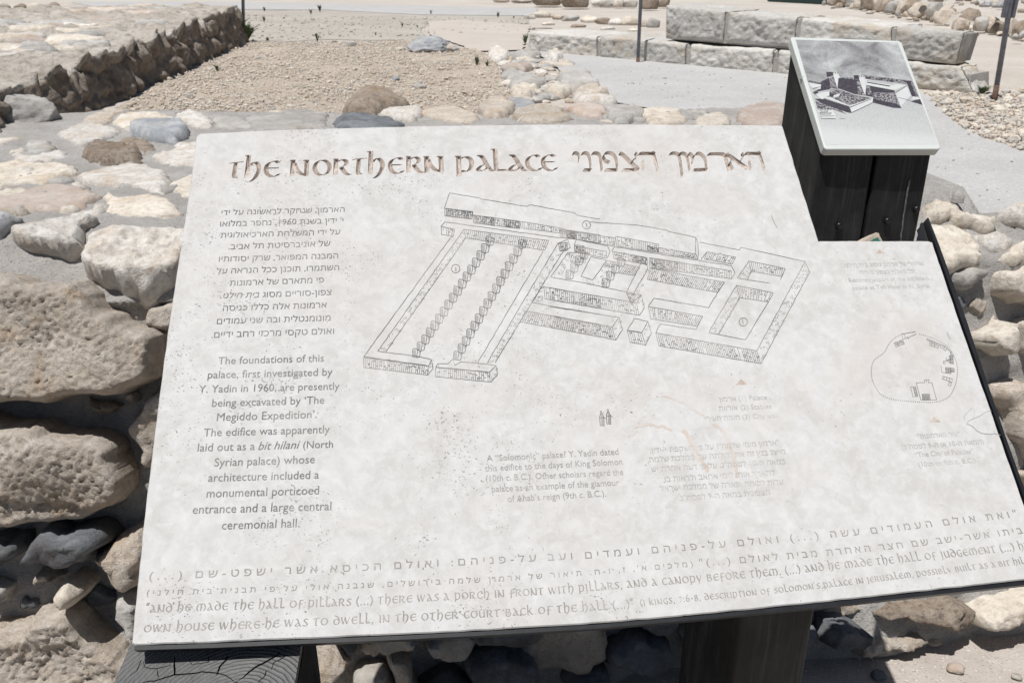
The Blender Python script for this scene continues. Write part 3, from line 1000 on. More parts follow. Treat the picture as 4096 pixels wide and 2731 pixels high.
def block(c4, depth, seed, back=0.0, name='block', chip=0.0):
    """rock-faced squared block; c4 = photo pixels of its front corners TL, TR, BR, BL"""
    q = [ASH.loc(p) for p in c4]
    vs, fs = [], []
    nu, nv, nw = 56, 26, 12
    idx = {}

    def put(u, v, w):
        k = (round(u, 4), round(v, 4), round(w, 4))
        if k in idx:
            return idx[k]
        (x0, y0), (x1, y1), (x2, y2), (x3, y3) = q
        a = (x0 * (1 - u) + x1 * u) * (1 - v) + (x3 * (1 - u) + x2 * u) * v
        b = (y0 * (1 - u) + y1 * u) * (1 - v) + (y3 * (1 - u) + y2 * u) * v
        eu, ev, ew = min(u, 1 - u) * abs(x1 - x0), min(v, 1 - v) * abs(y0 - y3), min(w, 1 - w) * depth
        p = ASH.w(a, b, -w * depth - back)
        s = p * 1.0 + Vector((seed * 3.1, 0, seed))
        rnd_ = max(0, 1 - min(sorted((eu, ev, ew))[1], .014) / .014)
        cen = ASH.w((q[0][0] + q[1][0]) / 2, (q[0][1] + q[3][1]) / 2, -depth / 2 - back)
        p = p.lerp(cen, rnd_ * .035)
        inner = min(1, min(eu, ev) / .03)
        if w < .01:
            p = p + ASH.N * (inner * (.008 + .010 * fbm(s * 9, 4) + .007 * fbm(s * 34, 3)))
        else:
            p = p + Vector((0, 0, 1)) * .012 * fbm(s * 8, 3) * (1 if v < .5 else 0) + ASH.A * .008 * fbm(s * 10, 2)
        if chip and u > .86 and v > .45:
            p = p - ASH.A * (u - .86) * chip * (v - .45)
        vs.append(p)
        idx[k] = len(vs) - 1
        return idx[k]

    def face(fn, n, m, flip):
        for i in range(n):
            for j in range(m):
                f = [put(*fn(i / n, j / m)), put(*fn((i + 1) / n, j / m)), put(*fn((i + 1) / n, (j + 1) / m)), put(*fn(i / n, (j + 1) / m))]
                fs.append(f[::-1] if flip else f)
    face(lambda a, b: (a, b, 0), nu, nv, True)
    face(lambda a, b: (a, 0, b), nu, nw, False)
    face(lambda a, b: (0, a, b), nv, nw, False)
    face(lambda a, b: (1, a, b), nv, nw, True)
    face(lambda a, b: (a, 1, b), nu, nw, True)
    face(lambda a, b: (a, b, 1), nu, nv, False)
    return mesh(name, vs, fs, M['ashlar'], ash)


block(((2118, 126), (2392, 146), (2391, 250), (2104, 212)), .5, 1)
block(((2399, 141), (2749, 176), (2747, 276), (2396, 250)), .5, 2)
block(((2757, 178), (3098, 199), (3092, 302), (2754, 278)), .5, 3)
block(((3108, 201), (3490, 236), (3486, 338), (3104, 304)), .5, 4)
block(((3498, 236), (3850, 268), (3905, 380), (3492, 340)), .22, 5)
block(((2650, 20), (2893, 46), (2884, 172), (2648, 158)), .42, 6, .03)
block(((2901, 47), (3184, 70), (3166, 194), (2888, 174)), .42, 7, .03)
block(((3192, 71), (3562, 109), (3556, 232), (3172, 195)), .42, 8, .03)
block(((3570, 109), (3851, 130), (3815, 262), (3562, 234)), .13, 9, .03, chip=0)
for (a, b, c, d), bk_ in ((((2125, 150), (3880, 300), (3880, 372), (2120, 208)), .012), (((2665, 40), (3830, 140), (3795, 255), (2660, 158)), .042)):
    q = [ASH.w(*ASH.loc(p), -bk_) for p in (a, b, c, d)]
    q2 = [p - ASH.N * .25 for p in q]
    mesh('joint_mortar', q + q2, [(3, 2, 1, 0), (4, 5, 6, 7), (0, 1, 5, 4), (1, 2, 6, 5), (2, 3, 7, 6), (3, 0, 4, 7)], M['mortar'], ash, False)
# rubble fill behind the left end, showing along the low course top
fill_z = ASH.w(*ASH.loc((2300, 135))).z
for k, (x, y, w, h) in enumerate(((1375, 135, 70, 40), (1460, 128, 120, 45), (1570, 140, 90, 40), (1650, 150, 120, 45), (1780, 160, 110, 50), (1880, 172, 110, 48), (1960, 178, 100, 50), (2050, 180, 110, 60), (2150, 188, 90, 55), (2210, 195, 80, 70), (1500, 175, 90, 24), (1700, 190, 100, 22), (1900, 205, 100, 22), (2080, 215, 90, 20))):
    p = V('z2', (x, y))[0]
    px_rock('fill_stone', p[0], p[1], w * .6, h * .62, M[['white', 'cream', 'tan', 'grey', 'cream', 'brown'][k % 6]], ash, fill_z - .06 if k < 10 else fill_z - .02, 80 + k, 3)

# ------------------------------------------------------------------ courses of rough stones further back
bg1 = empty('stone_course', horiz(ZT).hit((2160, 35)), 'short course of brown field stones at the top edge, left of the dressed blocks', 'stone wall')
for k, (x, y, w, h) in enumerate(((1490, 52, 195, 120), (1680, 66, 180, 125), (1830, 50, 90, 60), (1900, 55, 90, 60), (1975, 60, 80, 70), (2055, 60, 90, 66), (2180, 76, 110, 110), (2280, 60, 80, 90), (1320, 24, 150, 40), (1180, 20, 120, 34))):
    p = V('z2', (x, y))[0]
    px_rock('stone', p[0], p[1], w * .6, h * .6, M[['brown', 'brown', 'white', 'grey', 'cream', 'white', 'brown', 'brown', 'tan', 'tan'][k]], bg1, ZT, 110 + k, 3)
bg2 = empty('terrace_wall', horiz(ZT).hit((3700, 90)), 'long low retaining wall of weathered brown stones at the upper right', 'stone wall')
cs = ((800, 35), (870, 48), (940, 62), (1010, 72), (1075, 82), (1140, 92), (1210, 100), (1280, 108), (1345, 118), (1410, 128), (1475, 136), (1545, 148), (1615, 160), (1660, 168), (1740, 205), (1770, 190), (1860, 245), (1930, 232), (2020, 262), (2100, 262), (2170, 280), (2250, 292), (2330, 308), (2420, 330), (2520, 350))
for k, (x, y) in enumerate(cs):
    p = V('l7', (x, y))[0]
    px_rock('stone', p[0], p[1], 52 + 12 * (k % 3), 50 + 9 * ((k * 7) % 4), M[['brown', 'tan', 'brown', 'grey', 'tan'][k % 5]], bg2, ZT, 140 + k, 4)
rnd = random.Random(44)
for k in range(34):
    x, y = cs[rnd.randrange(len(cs))]
    p = V('l7', (x + rnd.uniform(-40, 40), y + rnd.uniform(-2, 26)))[0]
    px_rock('stone', p[0], p[1], rnd.uniform(14, 34), rnd.uniform(10, 26), M[rnd.choice(['brown', 'tan', 'grey'])], bg2, ZT, 820 + k, 3)
# fill on top of it: a pale ledge, then a heap of rubble
led = [TER.hit(V('l7', (x, y))[0]) + Vector((0, .16, .085)) for x, y in cs]
bk = [q + Vector((1.2, 3.2, .14)) for q in led]
VS, F = [], []
nL = len(led)
for i in range(12):
    for q, b in zip(led, bk):
        p = q.lerp(b, i / 11)
        VS.append(p + Vector((0, 0, .05 * noise.noise(p * 2))) - Vector((0, 0, .12 if i in (0, 11) else 0)))
for i in range(11):
    for j in range(nL - 1):
        F.append((i * nL + j, i * nL + j + 1, (i + 1) * nL + j + 1, (i + 1) * nL + j))
mesh('ledge', VS, F, M['terrace'], bg2)
heap = empty('rubble_heap', (9.5, 15.5, 1.2), 'heap of loose dark and pale rubble at the top right corner', 'rubble')
rnd = random.Random(11)
for k in range(170):
    x, y = rnd.uniform(3650, 4250), rnd.uniform(-35, 66)
    if y > 10 + (x - 3700) * .12:
        continue
    px_rock('stone', x, y, rnd.uniform(14, 42), rnd.uniform(12, 30), M[rnd.choice(['grey', 'brown', 'tan', 'white', 'blue'])], heap, 1.25, 300 + k, 2)
# dark green object cut by the top edge
gb = empty('green_box', horiz(ZT).hit((3180, 16)), 'dark green box cut off by the top edge beyond the dressed block wall', 'box')
g0, g1 = horiz(ZT).hit((3066, 8)), horiz(ZT).hit((3296, 20))
ga = (g1 - g0).normalized(); gn = Vector((-ga.y, ga.x, 0))


def boxm(name, o, a, b, c, mat, parent, bev=.006):
    """bevelled box from corner o along three edge vectors"""
    bm = bmesh.new()
    bmesh.ops.create_cube(bm, size=1)
    la, lb, lc = a.length, b.length, c.length
    for v in bm.verts:
        v.co = Vector(((v.co.x) * la, (v.co.y) * lb, (v.co.z) * lc))
    bmesh.ops.bevel(bm, geom=bm.edges[:], offset=bev, segments=2, affect='EDGES')
    ctr = o + (a + b + c) / 2
    R = Matrix((a.normalized(), b.normalized(), c.normalized())).transposed()
    vs = [R @ v.co + ctr for v in bm.verts]
    fs = [[v.index for v in f.verts] for f in bm.faces]
    if R.determinant() < 0:
        fs = [f[::-1] for f in fs]
    bm.free()
    return mesh(name, vs, fs, mat, parent, smooth=False)


gl = (g1 - g0).length
boxm('body', g0, ga * gl, gn * .6, Vector((0, 0, .55)), M['green'], gb, .02)
boxm('lid', g0 - ga * .03 - gn * .03 + Vector((0, 0, .552)), ga * (gl + .06), gn * .66, Vector((0, 0, .06)), M['green'], gb, .015)

# ------------------------------------------------------------------ spur of rubble leading away from the wall
spur = empty('rubble_spur', TER.hit((2330, 310)), 'low spur of loose mixed rubble between the gravel and the pale path', 'rubble')
SP = Plane((0, 0, ZT + .015), (1, 0, 0), (0, 1, 0))


def sp_st(mat, bulge, pts, **kw):
    cnt[0] += 1
    kw.setdefault('edge', .3)
    return traced_stone('stone', SP, [SP.loc(p) for p in pts], bulge * .55, M[mat], spur, sp=kw.pop('sp', .018), seed=cnt[0], **kw)


sp_st('grey', .05, V('z2', (1195, 500), (1260, 485), (1400, 520), (1500, 565), (1440, 590), (1320, 600), (1235, 580)), rough=.008)
sp_st('grey', .08, V('z2', (1560, 540), (1640, 525), (1790, 540), (1845, 590), (1740, 612), (1600, 600)), rough=.009)
sp_st('cream', .07, V('z2', (1245, 625), (1330, 590), (1430, 615), (1400, 660), (1270, 665)))
sp_st('cream', .07, V('z2', (1470, 620), (1560, 588), (1650, 628), (1570, 655)))
sp_st('tan', .07, V('z2', (1660, 645), (1800, 598), (1905, 640), (1790, 675)))
sp_st('white', .07, V('z2', (1495, 372), (1555, 345), (1598, 385), (1570, 420), (1510, 415)))
sp_st('white', .06, V('z2', (1100, 350), (1170, 330), (1240, 370), (1200, 410), (1120, 405)))
sp_st('grey', .06, V('z2', (1220, 385), (1330, 360), (1450, 375), (1380, 400)))
sp_st('pink', .05, V('z2', (1170, 455), (1300, 440), (1400, 455), (1330, 478)))
sp_st('white', .06, V('z2', (1660, 650), (1790, 640), (1960, 680), (1930, 705), (1700, 700)))
SPG = [SP.hit(p).xy for p in V('z2', (1110, 345), (1470, 345), (1600, 380), (1790, 530), (2000, 700), (1240, 680), (1190, 500))]
rnd = random.Random(17)
k = 0
while k < 110:
    x, y = rnd.uniform(-1, 2), rnd.uniform(3, 7)
    if not inside(SPG, x, y):
        continue
    k += 1
    s = rnd.uniform(.018, .06)
    v, f = blob((x, y, ZT + s * .2), (s * rnd.uniform(1, 1.6), s, s * .5), 500 + k, 3, .5, rnd.uniform(0, 6))
    mesh('stone', v, f, M[rnd.choice(['grey', 'cream', 'grey', 'tan', 'grey', 'white', 'tan'])], spur)

# ------------------------------------------------------------------ loose stones one can single out
px_rock('boulder', 1707, 216, 172, 62, M['blue'], None, ZT, 401, 5, .8, 'large pale bluish boulder lying at the far edge of the gravel', 'boulder', 'loose stones around the gravel', .4)
px_rock('boulder', 1598, 208, 40, 16, M['cream'], None, ZT, 402, 3, .8, 'small cream stone just left of the bluish boulder', 'stone', 'loose stones around the gravel')
px_rock('boulder', 1404, 192, 42, 26, M['grey'], None, ZT, 403, 3, .6, 'pointed grey stone at the far edge of the gravel, nearest the rope post at left', 'stone', 'loose stones around the gravel')
px_rock('boulder', 1800, 214, 60, 36, M['grey'], None, ZT, 404, 4, .8, 'grey stone touching the right end of the bluish boulder', 'stone', 'loose stones around the gravel')
px_rock('boulder', 1675, 366, 56, 28, M['grey'], None, ZT, 405, 4, .8, 'flat grey stone lying alone in the middle of the gravel', 'stone', 'loose stones around the gravel')
px_rock('boulder', 760, 402, 30, 26, M['grey'], None, ZT, 406, 3, .8, 'small grey stone on the gravel near the shaded wall foot', 'stone', 'loose stones around the gravel')
px_rock('boulder', 1580, 332, 34, 24, M['blue'], None, ZT, 407, 3, .8, 'small bluish stone standing out in the gravel', 'stone', 'loose stones around the gravel')
px_rock('pebble', 3516, 2724, 60, 36, M['dark'], None, 0.0, 410, 3, .8, 'dark round pebble on the sandy ground at the bottom right', 'pebble', 'stones on the sandy ground')
px_rock('pebble', 3832, 2700, 66, 34, M['pink'], None, 0.0, 411, 3, .8, 'pale pinkish chip lying on the sandy ground under the slab', 'stone', 'stones on the sandy ground', .3)
px_rock('pebble', 4074, 2722, 44, 22, M['grey'], None, 0.0, 412, 3, .8, 'small grey chip on the sandy ground at the right edge', 'stone', 'stones on the sandy ground', .3)
px_rock('pebble', 3740, 2588, 70, 30, M['tan'], None, 0.0, 413, 3, .8, 'flat stain coloured stone half sunk in sand beside the wall foot', 'stone', 'stones on the sandy ground', .15)


# ------------------------------------------------------------------ rope posts
def tube(name, pts, r, mat, parent, seg=14, cap=True):
    VS, F = [], []
    P = [Vector(p) for p in pts]
    for i, p in enumerate(P):
        d = (P[min(i + 1, len(P) - 1)] - P[max(i - 1, 0)]).normalized()
        u = d.cross(Vector((0, 1, .1))).normalized()
        v = d.cross(u)
        rr = r[i] if isinstance(r, (list, tuple)) else r
        for k in range(seg):
            t = k / seg * 6.28319
            VS.append(p + (u * math.cos(t) + v * math.sin(t)) * rr)
    for i in range(len(P) - 1):
        for k in range(seg):
            a, b = i * seg + k, i * seg + (k + 1) % seg
            F.append((a, b, b + seg, a + seg))
    if cap:
        F.append(tuple(range(seg))[::-1])
        F.append(tuple(range((len(P) - 1) * seg, len(P) * seg)))
    return mesh(name, VS, F, mat, parent)


def rope_post(foot, head, w, z, label, bracket=False, rust=.05):
    b = horiz(z).hit(foot)
    dep = (b - EYE).y * CS - (b - EYE).z * SN
    # upper point: same distance from the viewer's side, so the post stands (slightly leaning) in its own vertical plane
    pl = Plane(b, (1, 0, 0), (0, 0, 1))
    h = pl.hit(head)
    d = (h - b).normalized()
    top = b + d * max(.95, (h - b).length * 1.25)
    r = w / FP * dep / 2
    t = empty('rope_post', b, label, 'post', 'slim steel posts along the paths')
    k = (top - b).length
    tube('shaft', [b + d * (k * rust), b + d * k * .5, top], r, M['pole'], t)
    tube('foot', [b - d * .03, b + d * (k * rust)], r * 1.06, M['rust'], t)
    tube('cap', [top, top + d * .012], r * 1.15, M['pole'], t)
    if bracket:
        for s in (-1, 1):
            boxm('clamp', h + Vector((s * r * 1.6 - r * .6, -r * 1.3, -.04)), Vector((r * 1.2, 0, 0)), Vector((0, r * 2.6, 0)), Vector((0, 0, .16)), M['pole'], t, .002)
    return t


rope_post((975, 170), (972, 0), 13, ZT, 'slim grey steel post at the far end of the shaded ruined wall')
rope_post((2551, 258), (2563, 0), 14, ZT, 'slim grey steel post standing before the lower course of dressed blocks')
rope_post((3976, 408), (4038, 38), 20, ZT, 'leaning grey steel post with rusty foot and clamps, right of the dressed blocks', True, .09)


# ------------------------------------------------------------------ weeds
def weed(x, y, h, label, seed, z=ZT, n=18, spread=.6):
    b = horiz(z).hit((x, y))
    dep = (b - EYE).y * CS - (b - EYE).z * SN
    H = h / FP * dep
    rnd = random.Random(seed)
    VS, F = [], []
    for k in range(n):
        a, l = rnd.uniform(0, 6.28), H * rnd.uniform(.5, 1.1)
        out = Vector((math.cos(a), math.sin(a), 0)) * l * spread * rnd.uniform(.2, 1)
        w = Vector((-math.sin(a), math.cos(a), 0)) * H * rnd.uniform(.05, .1)
        p0, p1, p2 = b, b + out * .5 + Vector((0, 0, l * .65)), b + out + Vector((0, 0, l * .9))
        i = len(VS)
        VS += [p0 - w * .3, p0 + w * .3, p1 + w, p1 - w, p2]
        F += [(i, i + 1, i + 2, i + 3), (i + 3, i + 2, i + 4)]
    o = mesh('weed', VS, F, M['leaf'], None, False)
    return tag(o, label, 'weed', 'small weeds growing by the paths')


for k, (v, x, y, h, lab) in enumerate((
        ('z2', 712, 100, 34, 'small weed at the left end of the far pale path strip'),
        ('z2', 1162, 120, 40, 'bushy weed on the edge of the far pale path, left of the stone course'),
        ('z2', 1268, 130, 22, 'tiny weed just right of the bushy one on the far path'),
        ('z2', 520, 185, 34, 'dark low weed on the grey soil left of the beige path'),
        ('z2', 622, 190, 24, 'tiny dark weed at the corner of the beige path'),
        ('z2', 340, 242, 26, 'low spreading weed on the soil beyond the gravel'),
        ('z2', 1022, 450, 80, 'tall thin weed at the right edge of the gravel'),
        ('z2', 1090, 455, 55, 'second thin weed at the gravel edge, against the rubble spur'),
        ('z2', 1345, 300, 76, 'dry weed at the left end of the dressed block wall'),
        ('z2', 228, 405, 26, 'small weed in the gravel below the bluish boulder'),
        ('z1', 1462, 488, 60, 'thin weed on the gravel beside the shaded wall'),
        ('z1', 1800, 290, 44, 'low weed on soil right of the leftmost steel post'),
        ('z1', 1776, 150, 44, 'faint weed on the far soil above the gravel, near the leftmost post'),
        ('z1', 1776, 80, 36, 'small weed on the near edge of the far path by the leftmost post'),
        ('z1', 2132, 285, 62, 'slender weed on the soil strip above the gravel'),
        ('z1', 2090, 100, 44, 'thin weed on the far path, left of a taller one'),
        ('z1', 2150, 82, 52, 'taller weed on the far path among small ones'))):
    p = V(v, (x, y))[0]
    weed(p[0], p[1], h * .6, lab, 700 + k)
weed(*V('z1', (1660, 285))[0], 75, 'dark bush growing at the foot of the leftmost steel post', 790, ZT, 70, 1.0)
weed(*V('z1', (1600, 250))[0], 90, 'dark bush hugging the far end of the shaded wall', 791, ZT, 90, .8)
weed(*V('z3', (2080, 600))[0], 42, 'dark bush between the leaning post and the end of the block wall', 792, ZT, 90, 1.1)

# ------------------------------------------------------------------ the inscribed slab on its steel tray
U_ = Vector((0.9946383, 0.10341497, 0))
V_ = Vector((-0.08009145, 0.77031425, 0.63261466))
SL = Plane(EYE + ray((528, 2577)) * 1.05, U_, V_)
sign = empty('information_sign', (SL.O.x + .55, 1.1, 0), 'big pale limestone slab engraved with bilingual text and a palace plan, on timber legs', 'sign')


def L2(p):
    return Vector(SL.loc(p))


OUT = [(800, 533), (1050, 521), (1300, 513), (1700, 503), (2133, 497), (2600, 496), (2950, 499), (3118, 501), (3131, 505),
       (3136, 520), (3200, 728), (3275, 963), (3500, 963), (3715, 963), (3731, 969), (3741, 1000), (3839, 1285), (3884, 1412), (3965, 1642), (3999, 1740),
       (4077, 1960), (4140, 2135), (4201, 2300), (4198, 2307), (4094, 2318), (3700, 2361), (3323, 2402), (2800, 2455), (2400, 2490), (2000, 2515), (1631, 2534), (1203, 2552), (860, 2567),
       (540, 2578), (527, 2572), (530, 2538), (577, 2069), (635, 1600), (671, 1328), (706, 1098), (752, 800), (781, 585), (786, 545)]


def slab_outline():
    pts = [L2(p) for p in OUT]
    out = []
    for i, p in enumerate(pts):
        q = pts[(i + 1) % len(pts)]
        n = max(1, int((q - p).length / .004))
        out += [p.lerp(q, k / n) for k in range(n)]
    if sum(a.x * b.y - b.x * a.y for a, b in zip(out, out[1:] + out[:1])) < 0:
        out.reverse()
    res = []
    for p in out:
        q = p * 40
        j = .0007 * noise.noise(Vector((q.x, q.y, 0))) + .0012 * min(0, noise.noise(Vector((q.x * 2.2, q.y * 2.2, 3))) + .35)
        res.append((p, j))
    n = len(res)
    fin = []
    for i in range(n):
        a, b = res[i - 1][0], res[(i + 1) % n][0]
        t = (b - a).normalized()
        nrm = Vector((t.y, -t.x))           # outward for CCW
        fin.append((res[i][0] + nrm * res[i][1], nrm))
    return fin


outl = slab_outline()
TOPRING = [p - n * .0016 for p, n in outl]

# ---- broad-nib letters: strokes in units of the x-height
NIB = .275


def arc(cx, cy, rx, ry, a0, a1, n=12):
    return [(cx + rx * math.cos(math.radians(a0 + (a1 - a0) * k / n)), cy + ry * math.sin(math.radians(a0 + (a1 - a0) * k / n))) for k in range(n + 1)]


def smooth(pts, n=5):
    P = [Vector(p) for p in pts]
    if len(P) < 3:
        return P
    out = []
    for i in range(len(P) - 1):
        p0, p1, p2, p3 = P[max(i - 1, 0)], P[i], P[i + 1], P[min(i + 2, len(P) - 1)]
        for k in range(n):
            t = k / n
            out.append(.5 * ((2 * p1) + (p2 - p0) * t + (2 * p0 - 5 * p1 + 4 * p2 - p3) * t * t + (3 * p1 - p0 - 3 * p2 + p3) * t ** 3))
    return out + [P[-1]]


# letter -> (advance width, [strokes]); a stroke = (kind, points), kind: n = nib, s = straight nib, t = thin
UNC = {
    'T': (.95, [('s', [(.02, .87), (.22, .93), (.93, .99)]), ('n', [(.44, .92), (.40, .45), (.38, .2), (.45, .05), (.66, .05)])]),
    'H': (1.02, [('s', [(.22, 1.36), (.17, .03)]), ('t', [(.0, 1.33), (.2, 1.36)]), ('n', [(.25, .68), (.45, .90), (.66, .92), (.84, .68), (.84, .40), (.66, .02), (.38, -.22)])]),
    'E': (.95, [('n', [(.88, .84), (.70, .95), (.48, .93), (.22, .75), (.14, .48), (.25, .18), (.52, .03), (.74, .06), (.92, .2)]), ('s', [(.2, .53), (.92, .54)])]),
    'N': (1.12, [('s', [(.16, .97), (.14, .03)]), ('t', [(-.02, .97), (.2, .99)]), ('n', [(.22, .80), (.38, .42), (.62, .18), (.90, .10)]), ('s', [(.93, .97), (.92, .03)]), ('t', [(.72, .97), (.95, .99)])]),
    'O': (1.14, [('n', arc(.57, .5, .46, .44, 60, 420, 9))]),
    'R': (1.06, [('s', [(.17, .97), (.15, .03)]), ('t', [(.0, .98), (.2, .99)]), ('n', [(.24, .80), (.48, .94), (.74, .86), (.76, .66), (.55, .52), (.38, .48)]), ('n', [(.48, .48), (.68, .2), (.84, .07), (1.02, .05)])]),
    'P': (1.0, [('s', [(.18, .97), (.14, -.24)]), ('t', [(-.02, .97), (.2, .99)]), ('n', [(.25, .80), (.5, .94), (.78, .82), (.85, .5), (.72, .16), (.48, .04), (.28, .12)])]),
    'A': (1.0, [('n', [(.22, .93), (.38, .90), (.62, .42), (.80, .10), (.98, .05)]), ('t', [(.1, .97), (.4, .97)]), ('n', [(.56, .5), (.26, .34), (.10, .16), (.24, .04), (.52, .14), (.70, .28)])]),
    'L': (.82, [('s', [(.24, 1.36), (.22, .08)]), ('t', [(.02, 1.34), (.24, 1.37)]), ('s', [(.2, .05), (.84, .06)]), ('s', [(.2, .11), (.80, .12)])]),
    'C': (.92, [('n', [(.86, .84), (.70, .95), (.48, .93), (.22, .75), (.14, .48), (.25, .18), (.52, .03), (.74, .06), (.90, .2)])]),
    'S': (.82, [('n', [(.76, .86), (.52, .95), (.26, .84), (.30, .64), (.58, .44), (.70, .24), (.52, .05), (.28, .04), (.08, .16)])]),
    'D': (1.0, [('n', arc(.5, .40, .40, .36, 60, 420, 9)), ('n', [(.88, .55), (.78, .86), (.52, 1.08), (.18, 1.22)])]),
    'M': (1.6, [('s', [(.82, .93), (.80, .03)]), ('n', [(.80, .85), (.56, .95), (.28, .78), (.16, .42), (.28, .08), (.50, .10)]), ('n', [(.84, .85), (1.06, .95), (1.34, .78), (1.46, .42), (1.34, .08), (1.12, .04)])]),
    'W': (1.4, [('n', [(.08, .97), (.18, .5), (.34, .06)]), ('t', [(.36, .05), (.62, .9)]), ('n', [(.62, .97), (.74, .5), (.90, .06)]), ('t', [(.92, .05), (1.30, .97)])]),
    'F': (.86, [('s', [(.34, .97), (.28, -.18)]), ('n', [(.30, .90), (.55, .97), (.84, .92)]), ('s', [(.04, .46), (.72, .50)])]),
    'I': (.42, [('s', [(.22, .97), (.20, .03)]), ('t', [(.04, .97), (.24, .99)]), ('t', [(.1, .02), (.36, .06)])]),
    'U': (1.02, [('n', [(.14, .97), (.14, .4), (.24, .10), (.48, .04), (.78, .24)]), ('s', [(.84, .97), (.84, .03)]), ('t', [(.66, .97), (.86, .99)])]),
    'V': (1.0, [('n', [(.1, .97), (.26, .5), (.46, .06)]), ('t', [(.48, .05), (.88, .97)])]),
    'Y': (1.0, [('n', [(.1, .97), (.26, .5), (.48, .12)]), ('t', [(.88, .97), (.30, -.26)])]),
    'B': (.98, [('s', [(.17, .97), (.15, .03)]), ('n', [(.24, .86), (.50, .95), (.70, .84), (.66, .64), (.34, .54)]), ('n', [(.40, .54), (.72, .48), (.82, .26), (.64, .05), (.2, .05)])]),
    'G': (.98, [('n', [(.86, .84), (.70, .95), (.48, .93), (.22, .75), (.14, .48), (.25, .18), (.52, .03), (.74, .08)]), ('n', [(.62, .46), (.84, .44), (.82, .10), (.70, -.16)])]),
    'J': (.5, [('n', [(.28, .97), (.28, .2), (.18, -.14), (.0, -.24)]), ('t', [(.08, .97), (.3, .99)])]),
    'K': (1.0, [('s', [(.20, 1.36), (.17, .03)]), ('t', [(.26, .42), (.80, .97)]), ('n', [(.40, .52), (.62, .24), (.94, .04)])]),
    '.': (.36, [('s', [(.17, .17), (.17, .0)])]), ',': (.36, [('s', [(.2, .15), (.12, -.16)])]),
    ':': (.4, [('s', [(.2, .18), (.2, .02)]), ('s', [(.2, .76), (.2, .60)])]),
    '-': (.6, [('s', [(.08, .45), (.52, .47)]), ('s', [(.08, .52), (.52, .54)])]), '(': (.5, [('n', [(.42, 1.2), (.16, .8), (.14, .3), (.4, -.15)])]),
    ')': (.5, [('n', [(.08, 1.2), (.34, .8), (.36, .3), (.1, -.15)])]),
    '"': (.5, [('s', [(.16, 1.3), (.06, .95)]), ('s', [(.4, 1.3), (.3, .95)])]), "'": (.3, [('s', [(.18, 1.3), (.08, .95)])]),
    '7': (.8, [('s', [(.08, .93), (.76, .95)]), ('t', [(.72, .92), (.34, .0)])]),
    '6': (.9, [('n', arc(.46, .34, .30, .30, 60, 420, 8)), ('n', [(.18, .4), (.3, .85), (.62, 1.25)])]),
    '8': (.9, [('n', arc(.45, .26, .30, .25, 60, 420, 8)), ('n', arc(.45, .80, .24, .25, 60, 420, 8))]),
}
# square Hebrew letters of the heading, same units (height 1)
HEB = {
    'yod': (.6, [('n', [(.08, .88), (.30, .94), (.58, .86), (.56, .62), (.44, .42)])]),
    'vav': (.6, [('n', [(.06, .88), (.28, .94), (.54, .84), (.56, .5), (.54, .02)])]),
    'nunf': (.6, [('n', [(.06, .9), (.28, .95), (.54, .85), (.56, .4), (.50, -.28)])]),
    'nun': (.7, [('n', [(.10, .88), (.34, .94), (.58, .84), (.62, .4), (.56, .12)]), ('s', [(.60, .06), (.06, .05)])]),
    'pe': (1.0, [('n', [(.12, .62), (.14, .84), (.42, .95), (.74, .88), (.88, .60), (.86, .25), (.80, .08)]), ('s', [(.86, .06), (.06, .04)]), ('n', [(.12, .66), (.22, .52), (.44, .44)])]),
    'tsade': (1.0, [('n', [(.04, .92), (.22, .84), (.56, .45), (.88, .12)]), ('s', [(.92, .07), (.04, .04)]), ('n', [(.90, .95), (.92, .72), (.62, .50)])]),
    'he': (1.0, [('s', [(.04, .88), (.16, .93), (.94, .92)]), ('s', [(.88, .92), (.92, .02)]), ('s', [(.20, .56), (.16, .04)]), ('t', [(.78, .98), (.95, 1.06)])]),
    'mem': (1.05, [('n', [(.06, .92), (.22, .84), (.24, .6), (.10, .34)]), ('n', [(.26, .68), (.50, .92), (.78, .88), (.94, .62), (.92, .30), (.88, .1)]), ('s', [(.92, .06), (.30, .04), (.10, .02)])]),
    'resh': (.95, [('n', [(.04, .88), (.2, .92), (.70, .92), (.86, .80), (.88, .4), (.90, .02)])]),
    'alef': (1.0, [('s', [(.06, .94), (.22, .80), (.96, .08)]), ('n', [(.88, .96), (.90, .74), (.64, .48)]), ('n', [(.30, .70), (.14, .40), (.18, .03)])]),
}


def nib_quads(kind, pts, nib, ang, place):
    """quads (split along the stroke's middle) of one pen stroke; place maps letter units to the slab plane"""
    P = smooth(pts) if kind == 'n' else [Vector(p) for p in pts]
    w = nib * (.34 if kind == 't' else 1)
    a = math.radians(ang if kind != 't' else 70)
    h = Vector((math.cos(a), math.sin(a))) * w / 2
    quads = []
    for p, q in zip(P, P[1:]):
        d = (q - p)
        if d.length < 1e-6:
            continue
        u = d.normalized()
        nrm = Vector((-u.y, u.x))
        k = h.dot(nrm)
        m = .032                                   # hairline floor
        hh = h if abs(k) > m else nrm * (m if k >= 0 else -m)
        A, B, C_, D = p + hh, p, q, q + hh
        E_, F_ = p - hh, q - hh
        quads.append([place(A), place(B), place(C_), place(D)])
        quads.append([place(B), place(E_), place(F_), place(C_)])
    return quads


def ccw(q):
    s = sum(a.x * b.y - b.x * a.y for a, b in zip(q, q[1:] + q[:1]))
    return (q if s > 0 else q[::-1]), abs(s)


